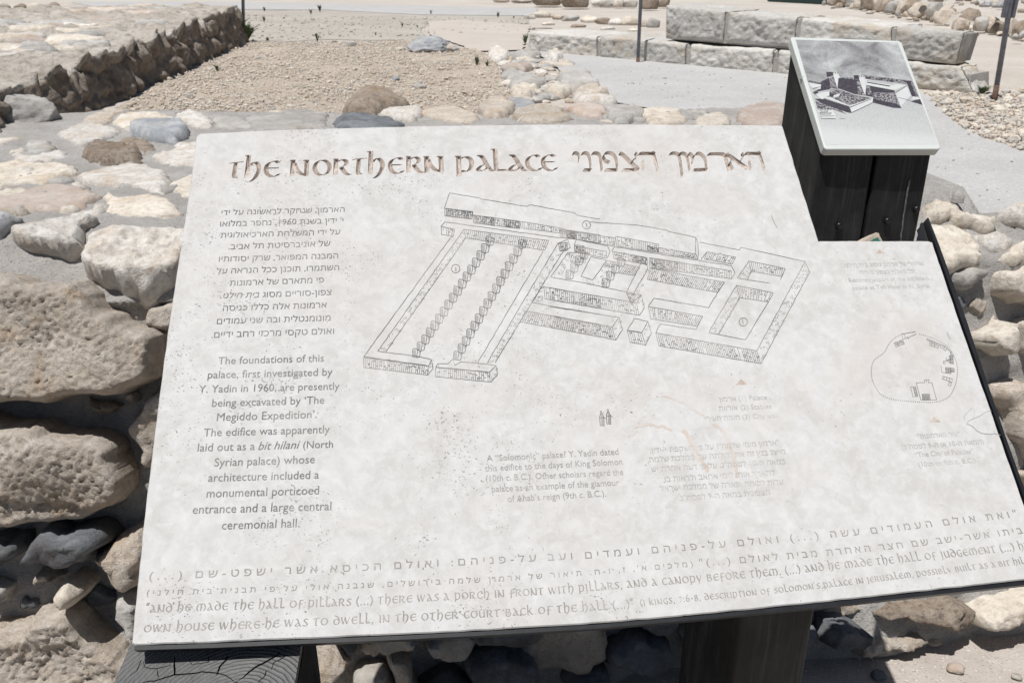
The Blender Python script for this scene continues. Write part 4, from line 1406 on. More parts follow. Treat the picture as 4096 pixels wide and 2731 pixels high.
# heading: photo extents of every letter (view, x0, x1, y of x-height line, y of base line)
HEAD = [('T', 't3', 445, 600, 226, 403), ('H', 't3', 612, 792, 222, 400), ('E', 't3', 815, 982, 213, 390), ('N', 't3', 1093, 1300, 207, 386), ('O', 't3', 1333, 1526, 200, 380),
        ('R', 't3', 1545, 1735, 195, 374), ('T', 't3', 1740, 1905, 187, 366), ('H', 't3', 1905, 2092, 182, 362), ('E', 't3', 2120, 2282, 178, 358),
        ('R', 't4', 36, 140, 95, 197), ('N', 't4', 143, 263, 95, 195), ('P', 't4', 330, 440, 93, 191), ('A', 't4', 450, 552, 90, 188), ('L', 't4', 543, 634, 88, 187), ('A', 't4', 640, 744, 87, 187), ('C', 't4', 740, 830, 84, 185), ('E', 't4', 833, 924, 82, 184)]
HEADH = [('yod', 1022, 1064, 70, 184), ('nun', 1072, 1132, 70, 184), ('vav', 1136, 1192, 70, 183), ('pe', 1198, 1292, 70, 183), ('tsade', 1303, 1412, 70, 183), ('he', 1415, 1522, 72, 182),
         ('nunf', 1598, 1662, 72, 182), ('vav', 1654, 1708, 72, 181), ('mem', 1712, 1818, 72, 181), ('resh', 1825, 1940, 74, 180), ('alef', 1936, 2046, 74, 179), ('he', 2045, 2150, 72, 179)]

quads, groups = [], []
for ch, v, x0, x1, yt, yb in HEAD:
    adv, strokes = UNC[ch]
    o, r, t = (L2(V(v, (x, y))[0]) for x, y in ((x0, yb), (x1, yb), (x0, yt)))
    ex, ey = (r - o) / (adv * .98), Vector((0, 1)) * (t - o).y
    for kind, pts in strokes:
        quads += nib_quads(kind, pts, NIB, 14, lambda p, o=o, ex=ex, ey=ey: o + ex * p.x + ey * p.y)
groups.append(('english_heading', len(quads)))
for ch, x0, x1, yt, yb in HEADH:
    adv, strokes = HEB[ch]
    o, r, t = (L2(V('t4', (x, y))[0]) for x, y in ((x0, yb), (x1, yb), (x0, yt)))
    ex, ey = (r - o) / (adv * .98), Vector((0, 1)) * (t - o).y
    for kind, pts in strokes:
        quads += nib_quads(kind, pts, .26, 48, lambda p, o=o, ex=ex, ey=ey: o + ex * p.x + ey * p.y)
groups.append(('hebrew_heading', len(quads)))
for tri in (V('d2', (1634, 1316), (1690, 1364), (1582, 1370)), V('rb', (1020, 225), (1142, 305), (955, 305)), V('m8', (683, 888), (750, 940), (646, 943))):
    quads.append([L2(p) for p in tri])
    groups.append(('pointer_triangle', len(quads)))


def engrave(outline, quads, pl, name_top, name_cut, mat_top, mat_cut, parent_top, parent_cut, depth, body, groups=None):
    vs, faces = list(outline), [list(range(len(outline)))]
    gid, gi = [None], 0
    for qi, q in enumerate(quads):
        q, a = ccw(q)
        if a < 1e-9:
            continue
        while groups and qi >= groups[gi][1]:
            gi += 1
        gid.append(gi)
        faces.append(list(range(len(vs), len(vs) + len(q))))
        vs += q
    r = delaunay_2d_cdt(vs, [], faces, 0, 1e-6, True)
    P, TR, OR = r[0], r[2], r[5]
    top, cut, cg = [], [], []
    for f, o in zip(TR, OR):
        if 0 not in o:
            continue
        if len(o) > 1:
            cut.append(list(f)); cg.append(gid[max(o)])
        else:
            top.append(list(f))
    tv = sorted({i for f in top for i in f})
    edge = set(tv)
    im = {v: i for i, v in enumerate(tv)}
    T3 = [pl.w(P[i].x, P[i].y) for i in tv]
    TF = [[im[i] for i in f] for f in top]
    nb = len(T3)
    T3b, TFb = body(T3, TF)
    top_o = mesh(name_top, T3b, TFb, mat_top, parent_top, smooth=False)
    for g, nm in enumerate([x[0] for x in groups] if groups else [name_cut]):
        cf = [f for f, k in zip(cut, cg) if k == g]
        cv = sorted({i for f in cf for i in f})
        im = {v: i for i, v in enumerate(cv)}
        C3 = [pl.w(P[i].x, P[i].y, 0 if i in edge else -depth) for i in cv]
        mesh(nm, C3, [[im[i] for i in f] for f in cf], mat_cut, parent_cut or top_o, smooth=False)
    return top_o


def slab_body(T3, TF):
    n0 = len(T3)
    T3, TF = list(T3), list(TF)
    r0 = [SL.w(p.x, p.y) for p in TOPRING]
    r1 = [SL.w(p.x, p.y, -.0018) for p, n in outl]
    r2 = [SL.w(p.x, p.y, -.030) for p, n in outl]
    k = len(outl)
    T3 += r0 + r1 + r2
    for i in range(k):
        j = (i + 1) % k
        TF.append([n0 + i, n0 + k + i, n0 + k + j, n0 + j])
        TF.append([n0 + k + i, n0 + 2 * k + i, n0 + 2 * k + j, n0 + k + j])
    TF.append([n0 + 2 * k + i for i in range(k)][::-1])
    return T3, TF


slab = engrave(TOPRING, quads, SL, 'slab', 'heading_letters', M['slab'], M['cut'], sign, None, .0052, slab_body, groups)
# slab texture runs in the slab's own plane
print('slab', len(slab.data.polygons))

LIFT = .00035


class Sheet:
    """flat ink pieces gathered into one part just above the stone"""

    def __init__(self, pl=SL, lift=LIFT):
        self.v, self.f, self.pl, self.lift = [], [], pl, lift

    def poly(self, pts):
        i = len(self.v)
        pts, _ = ccw([Vector(p) for p in pts])
        self.v += [self.pl.w(p.x, p.y, self.lift) for p in pts]
        self.f.append(list(range(i, i + len(pts))))

    def tris(self, P, F):
        i = len(self.v)
        self.v += [self.pl.w(p.x, p.y, self.lift) for p in P]
        for f in F:
            a, b, c = (P[k] for k in f[:3])
            g = [i + k for k in f]
            self.f.append(g if (b - a).cross(c - a) > 0 else g[::-1])

    def line(self, pts, w, wob=0.0):
        """polyline ribbon of width w (metres)"""
        P = [Vector(p) for p in pts]
        if wob:
            Q = []
            for a, b in zip(P, P[1:]):
                n = max(1, int((b - a).length / .006))
                Q += [a.lerp(b, k / n) for k in range(n)]
            Q.append(P[-1])
            P = [p + Vector((noise.noise(Vector((p.x * 150, p.y * 150, 0))), noise.noise(Vector((p.x * 150, p.y * 150, 7))))) * wob for p in Q]
        i0 = len(self.v)
        n = len(P)
        for i, p in enumerate(P):
            d = (P[min(i + 1, n - 1)] - P[max(i - 1, 0)])
            if d.length < 1e-9:
                d = Vector((1, 0))
            d.normalize()
            s = Vector((-d.y, d.x)) * w / 2
            self.v += [self.pl.w(*(p - s), self.lift), self.pl.w(*(p + s), self.lift)]
        for i in range(n - 1):
            a = i0 + 2 * i
            self.f.append([a, a + 2, a + 3, a + 1])

    def build(self, name, mat, parent, label=None):
        o = mesh(name, self.v, self.f, mat, parent, smooth=False)
        if label:
            o['label'] = label
        return o


# ---- type-set lines
def text_mesh(s, shear=0.0, thin=0.0, space=1.0):
    cu = bpy.data.curves.new('t', 'FONT')
    cu.body = s
    cu.shear = shear
    cu.offset = thin
    cu.space_character = space
    cu.resolution_u = 3
    ob = bpy.data.objects.new('t', cu)
    COL.objects.link(ob)
    bpy.context.view_layer.update()
    dg = bpy.context.evaluated_depsgraph_get()
    oe = ob.evaluated_get(dg)
    loops = []
    for sp in oe.to_curve(dg).splines:
        bp, pts = sp.bezier_points, []
        for i in range(len(bp)):
            a, b = bp[i], bp[(i + 1) % len(bp)]
            p0, p1, p2, p3 = a.co.xy, a.handle_right.xy, b.handle_left.xy, b.co.xy
            st_ = abs((p1 - p0).cross(p3 - p0)) + abs((p2 - p0).cross(p3 - p0)) < 1e-5
            for k in range(1 if st_ else 3):
                t = k / 3
                q = p0 * (1 - t) ** 3 + p1 * 3 * t * (1 - t) ** 2 + p2 * 3 * t * t * (1 - t) + p3 * t ** 3
                if not pts or (q - pts[-1]).length > 1e-5:
                    pts.append(q)
        if len(pts) > 2:
            loops.append(pts)
    oe.to_curve_clear()
    # winding-number fill: pieces that overlap inside one glyph stay filled, counters stay open
    iv, ifc, sg = [], [], []
    for pts in loops:
        ar = sum(a.cross(b) for a, b in zip(pts, pts[1:] + pts[:1]))
        sg.append(1 if ar > 0 else -1)
        pts = pts if ar > 0 else pts[::-1]
        ifc.append(list(range(len(iv), len(iv) + len(pts))))
        iv += pts
    r = delaunay_2d_cdt(iv, [], ifc, 0, 1e-6, True)
    vs = list(r[0])
    fs = [list(f) for f, o in zip(r[2], r[5]) if sum(sg[k] for k in o) != 0]
    bpy.data.objects.remove(ob)
    bpy.data.curves.remove(cu)
    return vs, fs


def heb(s):
    """visual order: reverse right-to-left text, keep numbers, mirror brackets"""
    out, num = [], ''
    for ch in s:
        if ch.isdigit():
            num += ch
            continue
        if num:
            out.append(num); num = ''
        out.append({'(': ')', ')': '('}.get(ch, ch))
    if num:
        out.append(num)
    return ''.join(reversed(out))


def along(base):
    L = [0.0]
    for a, b in zip(base, base[1:]):
        L.append(L[-1] + (b - a).length)

    def at(s):
        i = 0
        while i < len(base) - 2 and s > L[i + 1]:
            i += 1
        d = (base[i + 1] - base[i]).normalized()
        return base[i] + d * (s - L[i]), Vector((-d.y, d.x))
    return at, L[-1]


def set_line(sh, s, base_px, view=None, shear=0.0, thin=0.0, ys=1.0, space=1.0, hpx=None):
    base = [L2(p) for p in (V(view, *base_px) if view else base_px)]
    at, L = along(base)
    vs, fs = text_mesh(s, shear, thin, space)
    x0, x1 = min(v.x for v in vs), max(v.x for v in vs)
    k = L / (x1 - x0)
    P = []
    for v in vs:
        p, n = at((v.x - x0) * k)
        P.append(p + n * (v.y * k * ys))
    sh.tris(P, fs)


hb = Sheet()
for s, a, b in (("הארמון, שנחקר לראשונה על ידי", (393, 165), (1725, 128)), ("י' ידין בשנת 1960, נחפר במלואו", (378, 288), (1712, 228 + 20)), ("על ידי המשלחת הארכיאולוגית", (383, 410), (1678, 372)),
                ("של אוניברסיטת תל אביב.", (470, 535), (1570, 497)), ("המבנה המפואר, שרק יסודותיו", (365, 668), (1655, 630)), ("השתמרו, תוכנן ככל הנראה על", (340, 798), (1665, 757)),
                ("פי מתארם של ארמונות", (482, 928), (1500, 892)), ("ארמונות אלה כללו כניסה", (408, 1200), (1530, 1163)), ("מונומנטלית ובה שני עמודים", (343, 1342), (1572, 1303)), ("ואולם טקסי מרכזי רחב ידיים.", (285, 1490), (1610, 1446))):
    set_line(hb, heb(s), [a, b], 'h5')
set_line(hb, heb("צפון-סוריים מסוג"), [(838, 1052), (1582, 1025)], 'h5')
set_line(hb, heb("בית חילני."), [(380, 1064), (800, 1052)], 'h5', .25)
hb.build('hebrew_paragraph', M['ink_dark'], slab)
en = Sheet()
for s, a, b in (("The foundations of this", (345, 155), (1197, 132)), ("palace, first investigated by", (262, 268), (1265, 244)), ("Y. Yadin in 1960, are presently", (190, 384), (1322, 357)), ("being excavated by ‘The", (296, 496), (1200, 470)),
                ("Megiddo Expedition’.", (335, 610), (1140, 585)), ("The edifice was apparently", (228, 734), (1243, 706)), ("laid out as a", (180, 855), (640, 842)), ("(North", (1030, 830), (1270, 824)), ("Syrian palace) whose", (315, 975), (1123, 948)),
                ("architecture included a", (265, 1098), (1157, 1072)), ("monumental porticoed", (252, 1225), (1157, 1198)), ("entrance and a large central", (140, 1355), (1256, 1325)), ("ceremonial hall.", (375, 1482), (1000, 1462))):
    set_line(en, s, [a, b], 'e6', ys=1.06, thin=-.014)
set_line(en, "bit hilani", [(668, 842), (1003, 831)], 'e6', .28, ys=1.06, thin=-.014)
en.build('english_paragraph', M['ink_dark'], slab)
m1 = Sheet()
for s, a, b in (("A “Solomonic” palace? Y. Yadin dated", (232, 540), (1058, 497)), ("this edifice to the days of King Solomon", (220, 603), (1082, 560)), ("(10th c. B.C.). Other scholars regard the", (225, 667), (1088, 624)), ("palace as an example of the glamour", (262, 733), (1063, 690)), ("of Ahab’s reign (9th c. B.C.).", (362, 795), (980, 760))):
    set_line(m1, s, [a, b], 'f7', ys=1.08)
m1.build('palace_note', M['ink_mid'], slab)
m2 = Sheet()
for s, a, b in (('"ארמון מימי שלמה"? על פי השקפת י\' ידין,', (1255, 488), (2066, 437)), ("מייצג בנין זה את גדולתה של ממלכת שלמה,", (1240, 546), (2105, 494)), ('במאה ה-10 לפסה"נ. על פי דעה אחרת יש', (1265, 605), (2105, 555)), ("לתארך אותו לימי אחאב ולראות בו", (1350, 668), (2040, 625)), ("עדות לכוחה ופארה של ממלכת ישראל", (1320, 726), (2092, 683)), ('הצפונית במאה ה-9 לפסה"נ.', (1438, 787), (2008, 748))):
    set_line(m2, heb(s), [a, b], 'f7')
m2.build('hebrew_note', M['ink_pale'], slab)
m3 = Sheet()
for s, a, b in ((heb("ארמון") + " (1) Palace", (1690, 166), (1988, 152)), (heb("אורוות") + " (2) Stables", (1688, 223), (2018, 208)), (heb("חומת העיר") + " (3) City wall", (1610, 287), (2060, 266))):
    s = s.replace(') (', ' (')
    set_line(m3, s, [a, b], 'f7')
m3.build('plan_key', M['ink_pale'], slab)
m3 = Sheet()
for s, a, b in ((heb('"עיר הארמונות"'), (537, 1092), (927, 1066)), (heb('(המאה ה-10 או ה-9 לפסה"נ).'), (375, 1195), (1147, 1140)), ("“The City of Palaces”", (512, 1262), (1054, 1228)), ("(10th or 9th c. B.C.)", (545, 1352), (1070, 1312))):
    set_line(m3, s, [a, b], 'm8')
m3.build('map_caption', M['ink_pale'], slab)
m3 = Sheet()
for s, a, b in ((heb("שחזור של ארמון מסוג בית חילני,"), (355, 556), (1866, 520)), (heb("תל חאלף בצפון סוריה."), (635, 690), (1697, 664)), ("Reconstruction of the bit hilani", (450, 838), (1957, 800)), ("palace at Tell Halaf in N. Syria.", (520, 980), (1990, 940))):
    set_line(m3, s, [a, b], 'rb')
m3.build('picture_caption', M['ink_pale'], slab)

# ---- the quotation: wide-spaced Hebrew and uncial English
qh = Sheet()
B1 = [(596, 2318), (761, 2311), (1400, 2284), (1986, 2252), (2377, 2231), (3002, 2179), (3515, 2131), (4070, 2066)]
set_line(qh, heb('"ואת אולם העמודים עשה (...) ואולם על-פניהם ועמדים ועב על-פניהם: ואולם הכיסא אשר ישפט-שם (...)'), B1, None, 0, .012, .82, 1.55)
set_line(qh, heb("(מלכים א', ז, ו-ח. תיאור של ארמון שלמה בירושלים, שנבנה אולי על פי תבנית בית חילני)"), [(586, 2381), (1200, 2361), (1986, 2325), (2374, 2297), (2772, 2264)], None, 0, .006, .82, 1.5)
set_line(qh, heb('וביתו אשר-ישב שם חצר האחרת מבית לאולם (...)"'), [(2800, 2263), (2946, 2252), (3300, 2222), (3632, 2188), (4085, 2133), (4110, 2129)], None, 0, .012, .82, 1.4)
qh.build('hebrew_quotation', M['ink_quote'], slab)

_gc = {}


def glyph(ch, nib=.2):
    if ch not in _gc:
        adv, strokes = UNC[ch]
        vs, faces = [], []
        for kind, pts in strokes:
            for q in nib_quads(kind, pts, nib, 14, lambda p: Vector(p)):
                q, a = ccw(q)
                if a < 1e-7:
                    continue
                faces.append(list(range(len(vs), len(vs) + 4)))
                vs += q
        r = delaunay_2d_cdt(vs, [], faces, 0, 1e-5, True)
        _gc[ch] = (adv, r[0], [list(f) for f, o in zip(r[2], r[5]) if o])
    return _gc[ch]


def uncial_line(sh, s, base_px, xh, x_end=None):
    base = [L2(p) for p in base_px]
    at, L = along(base)
    adv = [(.62 if c == ' ' else glyph(c)[0] + .16) for c in s]
    k = L / sum(adv)
    x = 0
    for c, a in zip(s, adv):
        if c != ' ':
            _, P, F = glyph(c)
            Q = []
            for v in P:
                p, n = at((x + v.x) * k)
                Q.append(p + n * v.y * xh)
            sh.tris(Q, F)
        x += a


qe = Sheet()
xh = (L2((1000, 2402)) - L2((1000, 2432))).length
uncial_line(qe, '"AND HE MADE THE HALL OF PILLARS (...) THERE WAS A PORCH IN FRONT WITH PILLARS, AND A CANOPY BEFORE THEM. (...) AND HE MADE THE HALL OF JUDGEMENT (...) HIS',
            [(581, 2449), (768, 2443), (1406, 2421), (2186, 2377), (2818, 2325), (3144, 2296), (3688, 2240), (4090, 2198), (4135, 2193)], xh)
uncial_line(qe, 'OWN HOUSE WHERE HE WAS TO DWELL, IN THE OTHER COURT BACK OF THE HALL (...)"', [(573, 2528), (1042, 2511), (1457, 2492), (1997, 2465), (2436, 2437), (2540, 2429)], xh)
uncial_line(qe, "(I KINGS, 7:6-8, DESCRIPTION OF SOLOMON'S PALACE IN JERUSALEM, POSSIBLY BUILT AS A BIT HILANI)", [(2562, 2423), (3038, 2378), (3297, 2350), (3653, 2307), (4090, 2254), (4165, 2245)], xh * .78)
qe.build('english_quotation', M['ink_quote'], slab)

# ---- the engraved palace plan
pn = Sheet()
LW = .00098


def PL(view, *pts, w=LW, close=False, wob=.0009):
    q = [L2(p) for p in V(view, *pts)]
    if close:
        q.append(q[0])
    pn.line(q, w, wob)


def hatch(view, q, step=.0030, dens=.55, w=.00074):
    """brick face between top edge q0-q1 and bottom edge q3-q2: upright dashes and short bed joints"""
    a, b, c, d = [L2(p) for p in V(view, *q)]
    n = max(2, int((b - a).length / step))
    pn.line([a, b], w, .0005)
    pn.line([d, c], w, .0005)
    pn.line([a, d], w); pn.line([b, c], w)
    for i in range(1, n):
        t = i / n
        p, r = a.lerp(b, t), d.lerp(c, t)
        cuts = [0] + sorted(random.uniform(.1, .9) for _ in range(random.choice((1, 2)))) + [1]
        for s, e in zip(cuts, cuts[1:]):
            if random.random() < .90:
                pn.line([p.lerp(r, s + .02), p.lerp(r, e - .03)], w * random.uniform(.75, 1.1))
            if random.random() < dens and e < 1:
                k = min(1, (i + 1) / n)
                p2, r2 = a.lerp(b, k), d.lerp(c, k)
                pn.line([p.lerp(r, e), p2.lerp(r2, e + random.uniform(-.03, .03))], w * 1.5)


def ticks(view, q, n=3, step=.0075, w=.0006):
    """side face with loose short upright ticks"""
    a, b, c, d = [L2(p) for p in V(view, *q)]
    k = max(2, int((b - a).length / step))
    up = Vector((.02, 1)).normalized()
    for i in range(k):
        for j in range(n):
            if random.random() < .25:
                continue
            t = (i + random.uniform(.2, .8)) / k
            s = (j + random.uniform(.25, .75)) / n
            p = a.lerp(b, t).lerp(d.lerp(c, t), s)
            for m in range(random.choice((1, 2, 3))):
                o = p + Vector((m * .0019, m * .0004))
                pn.line([o - up * .0016, o + up * random.uniform(.001, .0024)], w)


def pier(view, x, y, s=1.0):
    f = lambda *p: [(x + a * s, y + b * s) for a, b in p]
    PL(view, *f((-22, -28), (-14, -40), (14, -36), (18, -30), (8, 30), (-22, 24)), close=True, wob=.0003)
    PL(view, *f((18, -30), (42, -22), (30, 26), (8, 30)), wob=.0003)
    PL(view, *f((24, -26), (36, -20), (26, -4)), wob=.0003, w=.0006)
    for k in (-14, -7, 0):
        PL(view, *f((k, -28), (k, 22)), w=.0006, wob=0)


# city wall
PL('d1', (722, 178), (760, 62), (990, 100), (1005, 108), (1350, 165), (1375, 152), (1720, 215), (1735, 232), (1912, 262))
PL('d2', (330, -25), (735, 0), (1000, 45), (1015, 57), (1245, 105), (1265, 162), (1268, 290), (1246, 250), (1245, 105))
hatch('d1', ((725, 178), (940, 205), (930, 262), (725, 237)))
hatch('d1', ((940, 230), (1295, 278), (1300, 335), (945, 290)))
hatch('d1', ((1300, 278), (1640, 335), (1640, 374), (1312, 330)))
hatch('d1', ((1645, 342), (1912, 382), (1912, 443), (1655, 407)))
hatch('d2', ((135, 48), (560, 112), (548, 182), (150, 108)))
hatch('d2', ((560, 97), (930, 165), (920, 235), (572, 182)))
hatch('d2', ((932, 195), (1245, 250), (1266, 292), (930, 236)))
for q in (((725, 180), (935, 207), (930, 260), (725, 236)), ((940, 232), (1100, 250), (1105, 312), (945, 290)), ((1180, 265), (1300, 280), (1300, 334), (1185, 320)), ((1600, 338), (1720, 355), (1720, 415), (1610, 400)), ((1595, 448), (1660, 442), (1658, 498), (1605, 503)), ((1715, 455), (1790, 468), (1790, 520), (1725, 510))):
    hatch('d1', q, .0024, .9, .0009)
for q in (((140, 50), (230, 65), (225, 118), (150, 108)), ((210, 180), (300, 195), (300, 245), (212, 232)), ((700, 255), (830, 282), (830, 335), (705, 312)), ((860, 282), (1090, 318), (1085, 400), (865, 366)), ((830, 180), (930, 200), (925, 236), (840, 222))):
    hatch('d2', q, .0022, .9, .0009)
# stables
PL('d1', (695, 318), (725, 283), (1100, 335), (1580, 402), (1680, 408))
hatch('d1', ((697, 318), (800, 338), (790, 392), (700, 380)))
hatch('d1', ((872, 340), (1520, 425), (1490, 500), (885, 405)), .0033)
PL('d1', (790, 392), (770, 402), (105, 1312)); PL('d1', (872, 340), (212, 1270)); PL('d1', (885, 405), (270, 1280)); PL('d1', (212, 1270), (500, 1308), (625, 1335))
ticks('d1', ((872, 340), (212, 1270), (270, 1280), (885, 405)), 2)
PL('d1', (105, 1312), (600, 1382), (625, 1335), (636, 1402), (590, 1455))
hatch('d1', ((105, 1318), (600, 1384), (590, 1452), (105, 1395)))
ticks('d1', ((602, 1384), (626, 1340), (634, 1400), (592, 1450)), 2)
PL('d1', (655, 1390), (672, 1365), (750, 1366), (786, 1330), (800, 1376), (848, 1350), (975, 1362), (1118, 1380), (1066, 1430), (655, 1392)); PL('d1', (1118, 1380), (1126, 1450), (1076, 1508))
hatch('d1', ((655, 1395), (1066, 1432), (1072, 1506), (655, 1465)))
ticks('d1', ((1070, 1432), (1118, 1385), (1122, 1448), (1076, 1500)), 2)
PL('d1', (1475, 510), (1210, 960), (975, 1362)); PL('d1', (1592, 445), (1330, 880), (1048, 1362)); PL('d1', (1640, 490), (1110, 1358)); PL('d1', (1592, 445), (1665, 415), (1684, 478), (1640, 505))
ticks('d1', ((1592, 445), (1048, 1362), (1110, 1358), (1640, 490)), 3)
hatch('d1', ((1595, 445), (1662, 440), (1660, 500), (1605, 505)), .0024)
for k in range(17):
    t = k / 16
    pier('d1', 1062 + (500 - 1062) * t, 432 + (1290 - 432) * t ** .98)
for k in range(16):
    t = k / 15
    pier('d1', 1308 + (815 - 1308) * t, 455 + (1310 - 455) * t)
# palace, middle
PL('d2', (205, 172), (226, 125), (490, 180), (514, 226), (488, 285)); hatch('d2', ((208, 178), (482, 228), (482, 285), (212, 232)))
PL('d2', (530, 222), (552, 186), (1553, 350), (1582, 412), (1550, 462))
hatch('d2', ((535, 226), (830, 280), (830, 338), (545, 288)), .0027); hatch('d2', ((850, 280), (1550, 392), (1550, 460), (850, 365)), .0027)
PL('d2', (155, 235), (5, 445), (260, 490), (780, 600)); ticks('d2', ((155, 235), (5, 445), (85, 458), (178, 320)), 3)
hatch('d2', ((160, 235), (310, 238), (300, 320), (180, 318)), .003)
PL('d2', (265, 440), (350, 270), (484, 302), (366, 470), close=True); ticks('d2', ((266, 446), (364, 474), (366, 520), (276, 502)), 2, .005); ticks('d2', ((366, 472), (484, 304), (560, 330), (430, 528)), 3)
hatch('d2', ((484, 304), (560, 318), (540, 360), (470, 345)), .003)
for x, y in ((282, 262), (240, 310), (198, 372), (160, 430), (598, 322), (552, 380), (508, 440), (470, 500)):
    pier('d2', x, y, 1.1)
PL('d2', (780, 322), (655, 572), (690, 672), (780, 600)); PL('d2', (780, 322), (830, 345), (835, 380), (702, 605)); ticks('d2', ((830, 350), (702, 605), (740, 640), (850, 400)), 2)
hatch('d2', ((640, 335), (770, 362), (715, 432), (592, 412)), .003); hatch('d2', ((655, 585), (730, 600), (710, 670), (680, 640)), .003)
# palace, right
hatch('d2', ((862, 372), (1490, 490), (1430, 576), (832, 466)), .0031)
PL('d2', (1490, 490), (1355, 706), (890, 626), (842, 690), (845, 700))
hatch('d2', ((842, 698), (1305, 780), (1255, 866), (860, 802))); PL('d2', (1305, 780), (1248, 892), (942, 846), (905, 916))
hatch('d2', ((905, 922), (1768, 1075), (1800, 1185), (932, 1032)))
PL('d2', (1280, 148), (1615, 213), (1630, 192), (2180, 312), (2220, 402), (1803, 1186)); PL('d2', (1768, 1075), (2180, 312))
ticks('d2', ((1768, 1075), (2180, 312), (2220, 402), (1803, 1186)), 3)
hatch('d2', ((1342, 230), (1588, 275), (1556, 336), (1320, 292)), .003); PL('d2', (1342, 230), (1292, 292))
hatch('d2', ((1700, 308), (2010, 372), (1985, 442), (1722, 396)), .0033); PL('d2', (1700, 308), (1600, 455), (1875, 497)); PL('d2', (1722, 396), (1688, 466)); PL('d2', (2010, 372), (1970, 470)); ticks('d2', ((1700, 308), (1600, 455), (1685, 466), (1722, 396)), 3, .006)
hatch('d2', ((1595, 516), (1910, 580), (1868, 658), (1622, 622)), .0031); PL('d2', (1595, 516), (1355, 920), (1670, 982), (1868, 658)); PL('d2', (1622, 622), (1440, 936)); ticks('d2', ((1595, 516), (1355, 920), (1440, 936), (1622, 622)), 3, .007)
# palace, front
hatch('d1', ((1482, 780), (1912, 852), (1912, 942), (1492, 870))); PL('d1', (1450, 800), (1395, 900), (1600, 936), (1912, 988)); PL('d1', (1450, 800), (1482, 780)); ticks('d1', ((1450, 800), (1395, 895), (1455, 910), (1490, 860)), 2, .006)
hatch('d1', ((1342, 962), (1912, 1066), (1912, 1162), (1302, 1046)))
hatch('d2', ((0, 536), (740, 666), (760, 772), (0, 640))); PL('d2', (740, 666), (782, 602), (806, 706), (764, 772)); ticks('d2', ((742, 668), (782, 606), (804, 704), (764, 768)), 2, .006)
hatch('d2', ((0, 776), (530, 872), (560, 982), (0, 872))); PL('d2', (0, 698), (590, 790), (530, 872)); PL('d2', (590, 790), (620, 892), (560, 985)); ticks('d2', ((532, 872), (590, 795), (618, 890), (562, 978)), 2, .006)
PL('d2', (660, 898), (720, 800), (836, 825), (785, 920), close=True); hatch('d2', ((660, 902), (785, 922), (816, 1026), (685, 1002))); PL('d2', (836, 825), (866, 922), (816, 1028)); ticks('d2', ((788, 920), (836, 830), (862, 920), (816, 1020)), 2, .006)
# numbered discs
for view, x, y, r, ch in (('d1', 1808, 305, 31, '3'), ('d1', 808, 640, 32, '2'), ('d2', 1652, 828, 35, '1')):
    PL(view, *[(x + r * math.cos(a / 24 * 6.2832), y + r * math.sin(a / 24 * 6.2832)) for a in range(25)], w=.0011, wob=0)
    wd = .10 if ch == '1' else .26
    set_line(pn, ch, [(x - r * wd, y + r * .5), (x + r * wd, y + r * .5)], view, thin=.02)
pn.build('palace_plan', M['ink_plan'], slab)

# ---- small map of the mound, two little figures, cracks
mp = Sheet()
ring = [(385, 130), (320, 165), (270, 215), (220, 300), (130, 370), (105, 450), (110, 540), (150, 630), (200, 690), (300, 730), (450, 748), (600, 757), (720, 752), (820, 705), (870, 620), (895, 520), (895, 420), (860, 320), (800, 240), (720, 190), (610, 145), (530, 126)]
R2 = smooth([L2(p) for p in V('m8', *ring)], 8)
at, Ltot = along(R2)
n = 118
for i in range(n):
    p, q = at(Ltot * i / n)
    mp.poly([p + Vector((math.cos(a), math.sin(a))) * .00085 for a in (0, 1.05, 2.1, 3.14, 4.2, 5.25)])


def ML(*pts, w=.0008, close=False):
    q = [L2(p) for p in V('m8', *pts)]
    if close:
        q.append(q[0])
    mp.line(q, w)


ML((518, 578), (600, 575)); ML((630, 577), (662, 575), (706, 735), (560, 735), (518, 578), w=.0011)
ML((596, 552), (596, 575)); ML((612, 552), (614, 575)); ML((630, 550), (633, 575)); ML((590, 552), (640, 550))
ML((466, 617), (512, 613), (534, 705), (488, 707), close=True)
for k in range(7):
    t = .1 + k * .13
    ML((490 + 20 * t, 615 + 92 * t), (514 + 20 * t, 613 + 92 * t), w=.0011)
ML((490, 616), (512, 706))
ML((572, 682), (640, 678), (650, 735), (578, 737), close=True)
for k in range(5):
    ML((572 + k * 14, 682), (582 + k * 14, 736)); ML((574, 694 + k * 10), (644, 690 + k * 10))
ML((385, 128), (440, 120), (512, 107), w=.0011); ML((385, 128), (395, 175), (440, 165), (470, 150), (520, 128)); ML((405, 130), (418, 165)); ML((430, 150), (450, 175))
for x, y in ((340, 222), (384, 205)):
    ML((x - 26, y - 10), (x + 8, y - 24), (x + 26, y + 12), (x - 8, y + 26), close=True); ML((x - 14, y - 16), (x + 8, y + 20)); ML((x - 18, y + 4), (x + 16, y - 8)); ML((x, y - 20), (x + 18, y + 14))
ML((610, 168), (660, 190), (720, 215), (790, 250), (840, 300)); ML((612, 182), (720, 225)); ML((645, 190), (640, 232), (720, 258), (732, 220)); ML((665, 198), (660, 240)); ML((690, 210), (684, 250)); ML((645, 212), (726, 240))
ML((745, 228), (738, 250), (775, 262), (782, 240), close=True); ML((770, 270), (790, 285), (797, 265))
ML((835, 300), (855, 330), (862, 405), (832, 402), (838, 330), close=True)
for k in range(6):
    ML((820 + k, 330 + k * 13), (860, 332 + k * 13), w=.0012)
ML((795, 345), (792, 378), (826, 388), (832, 352)); ML((770, 378), (768, 402), (782, 402), (784, 376), close=True); ML((800, 372), (820, 366), w=.0018)
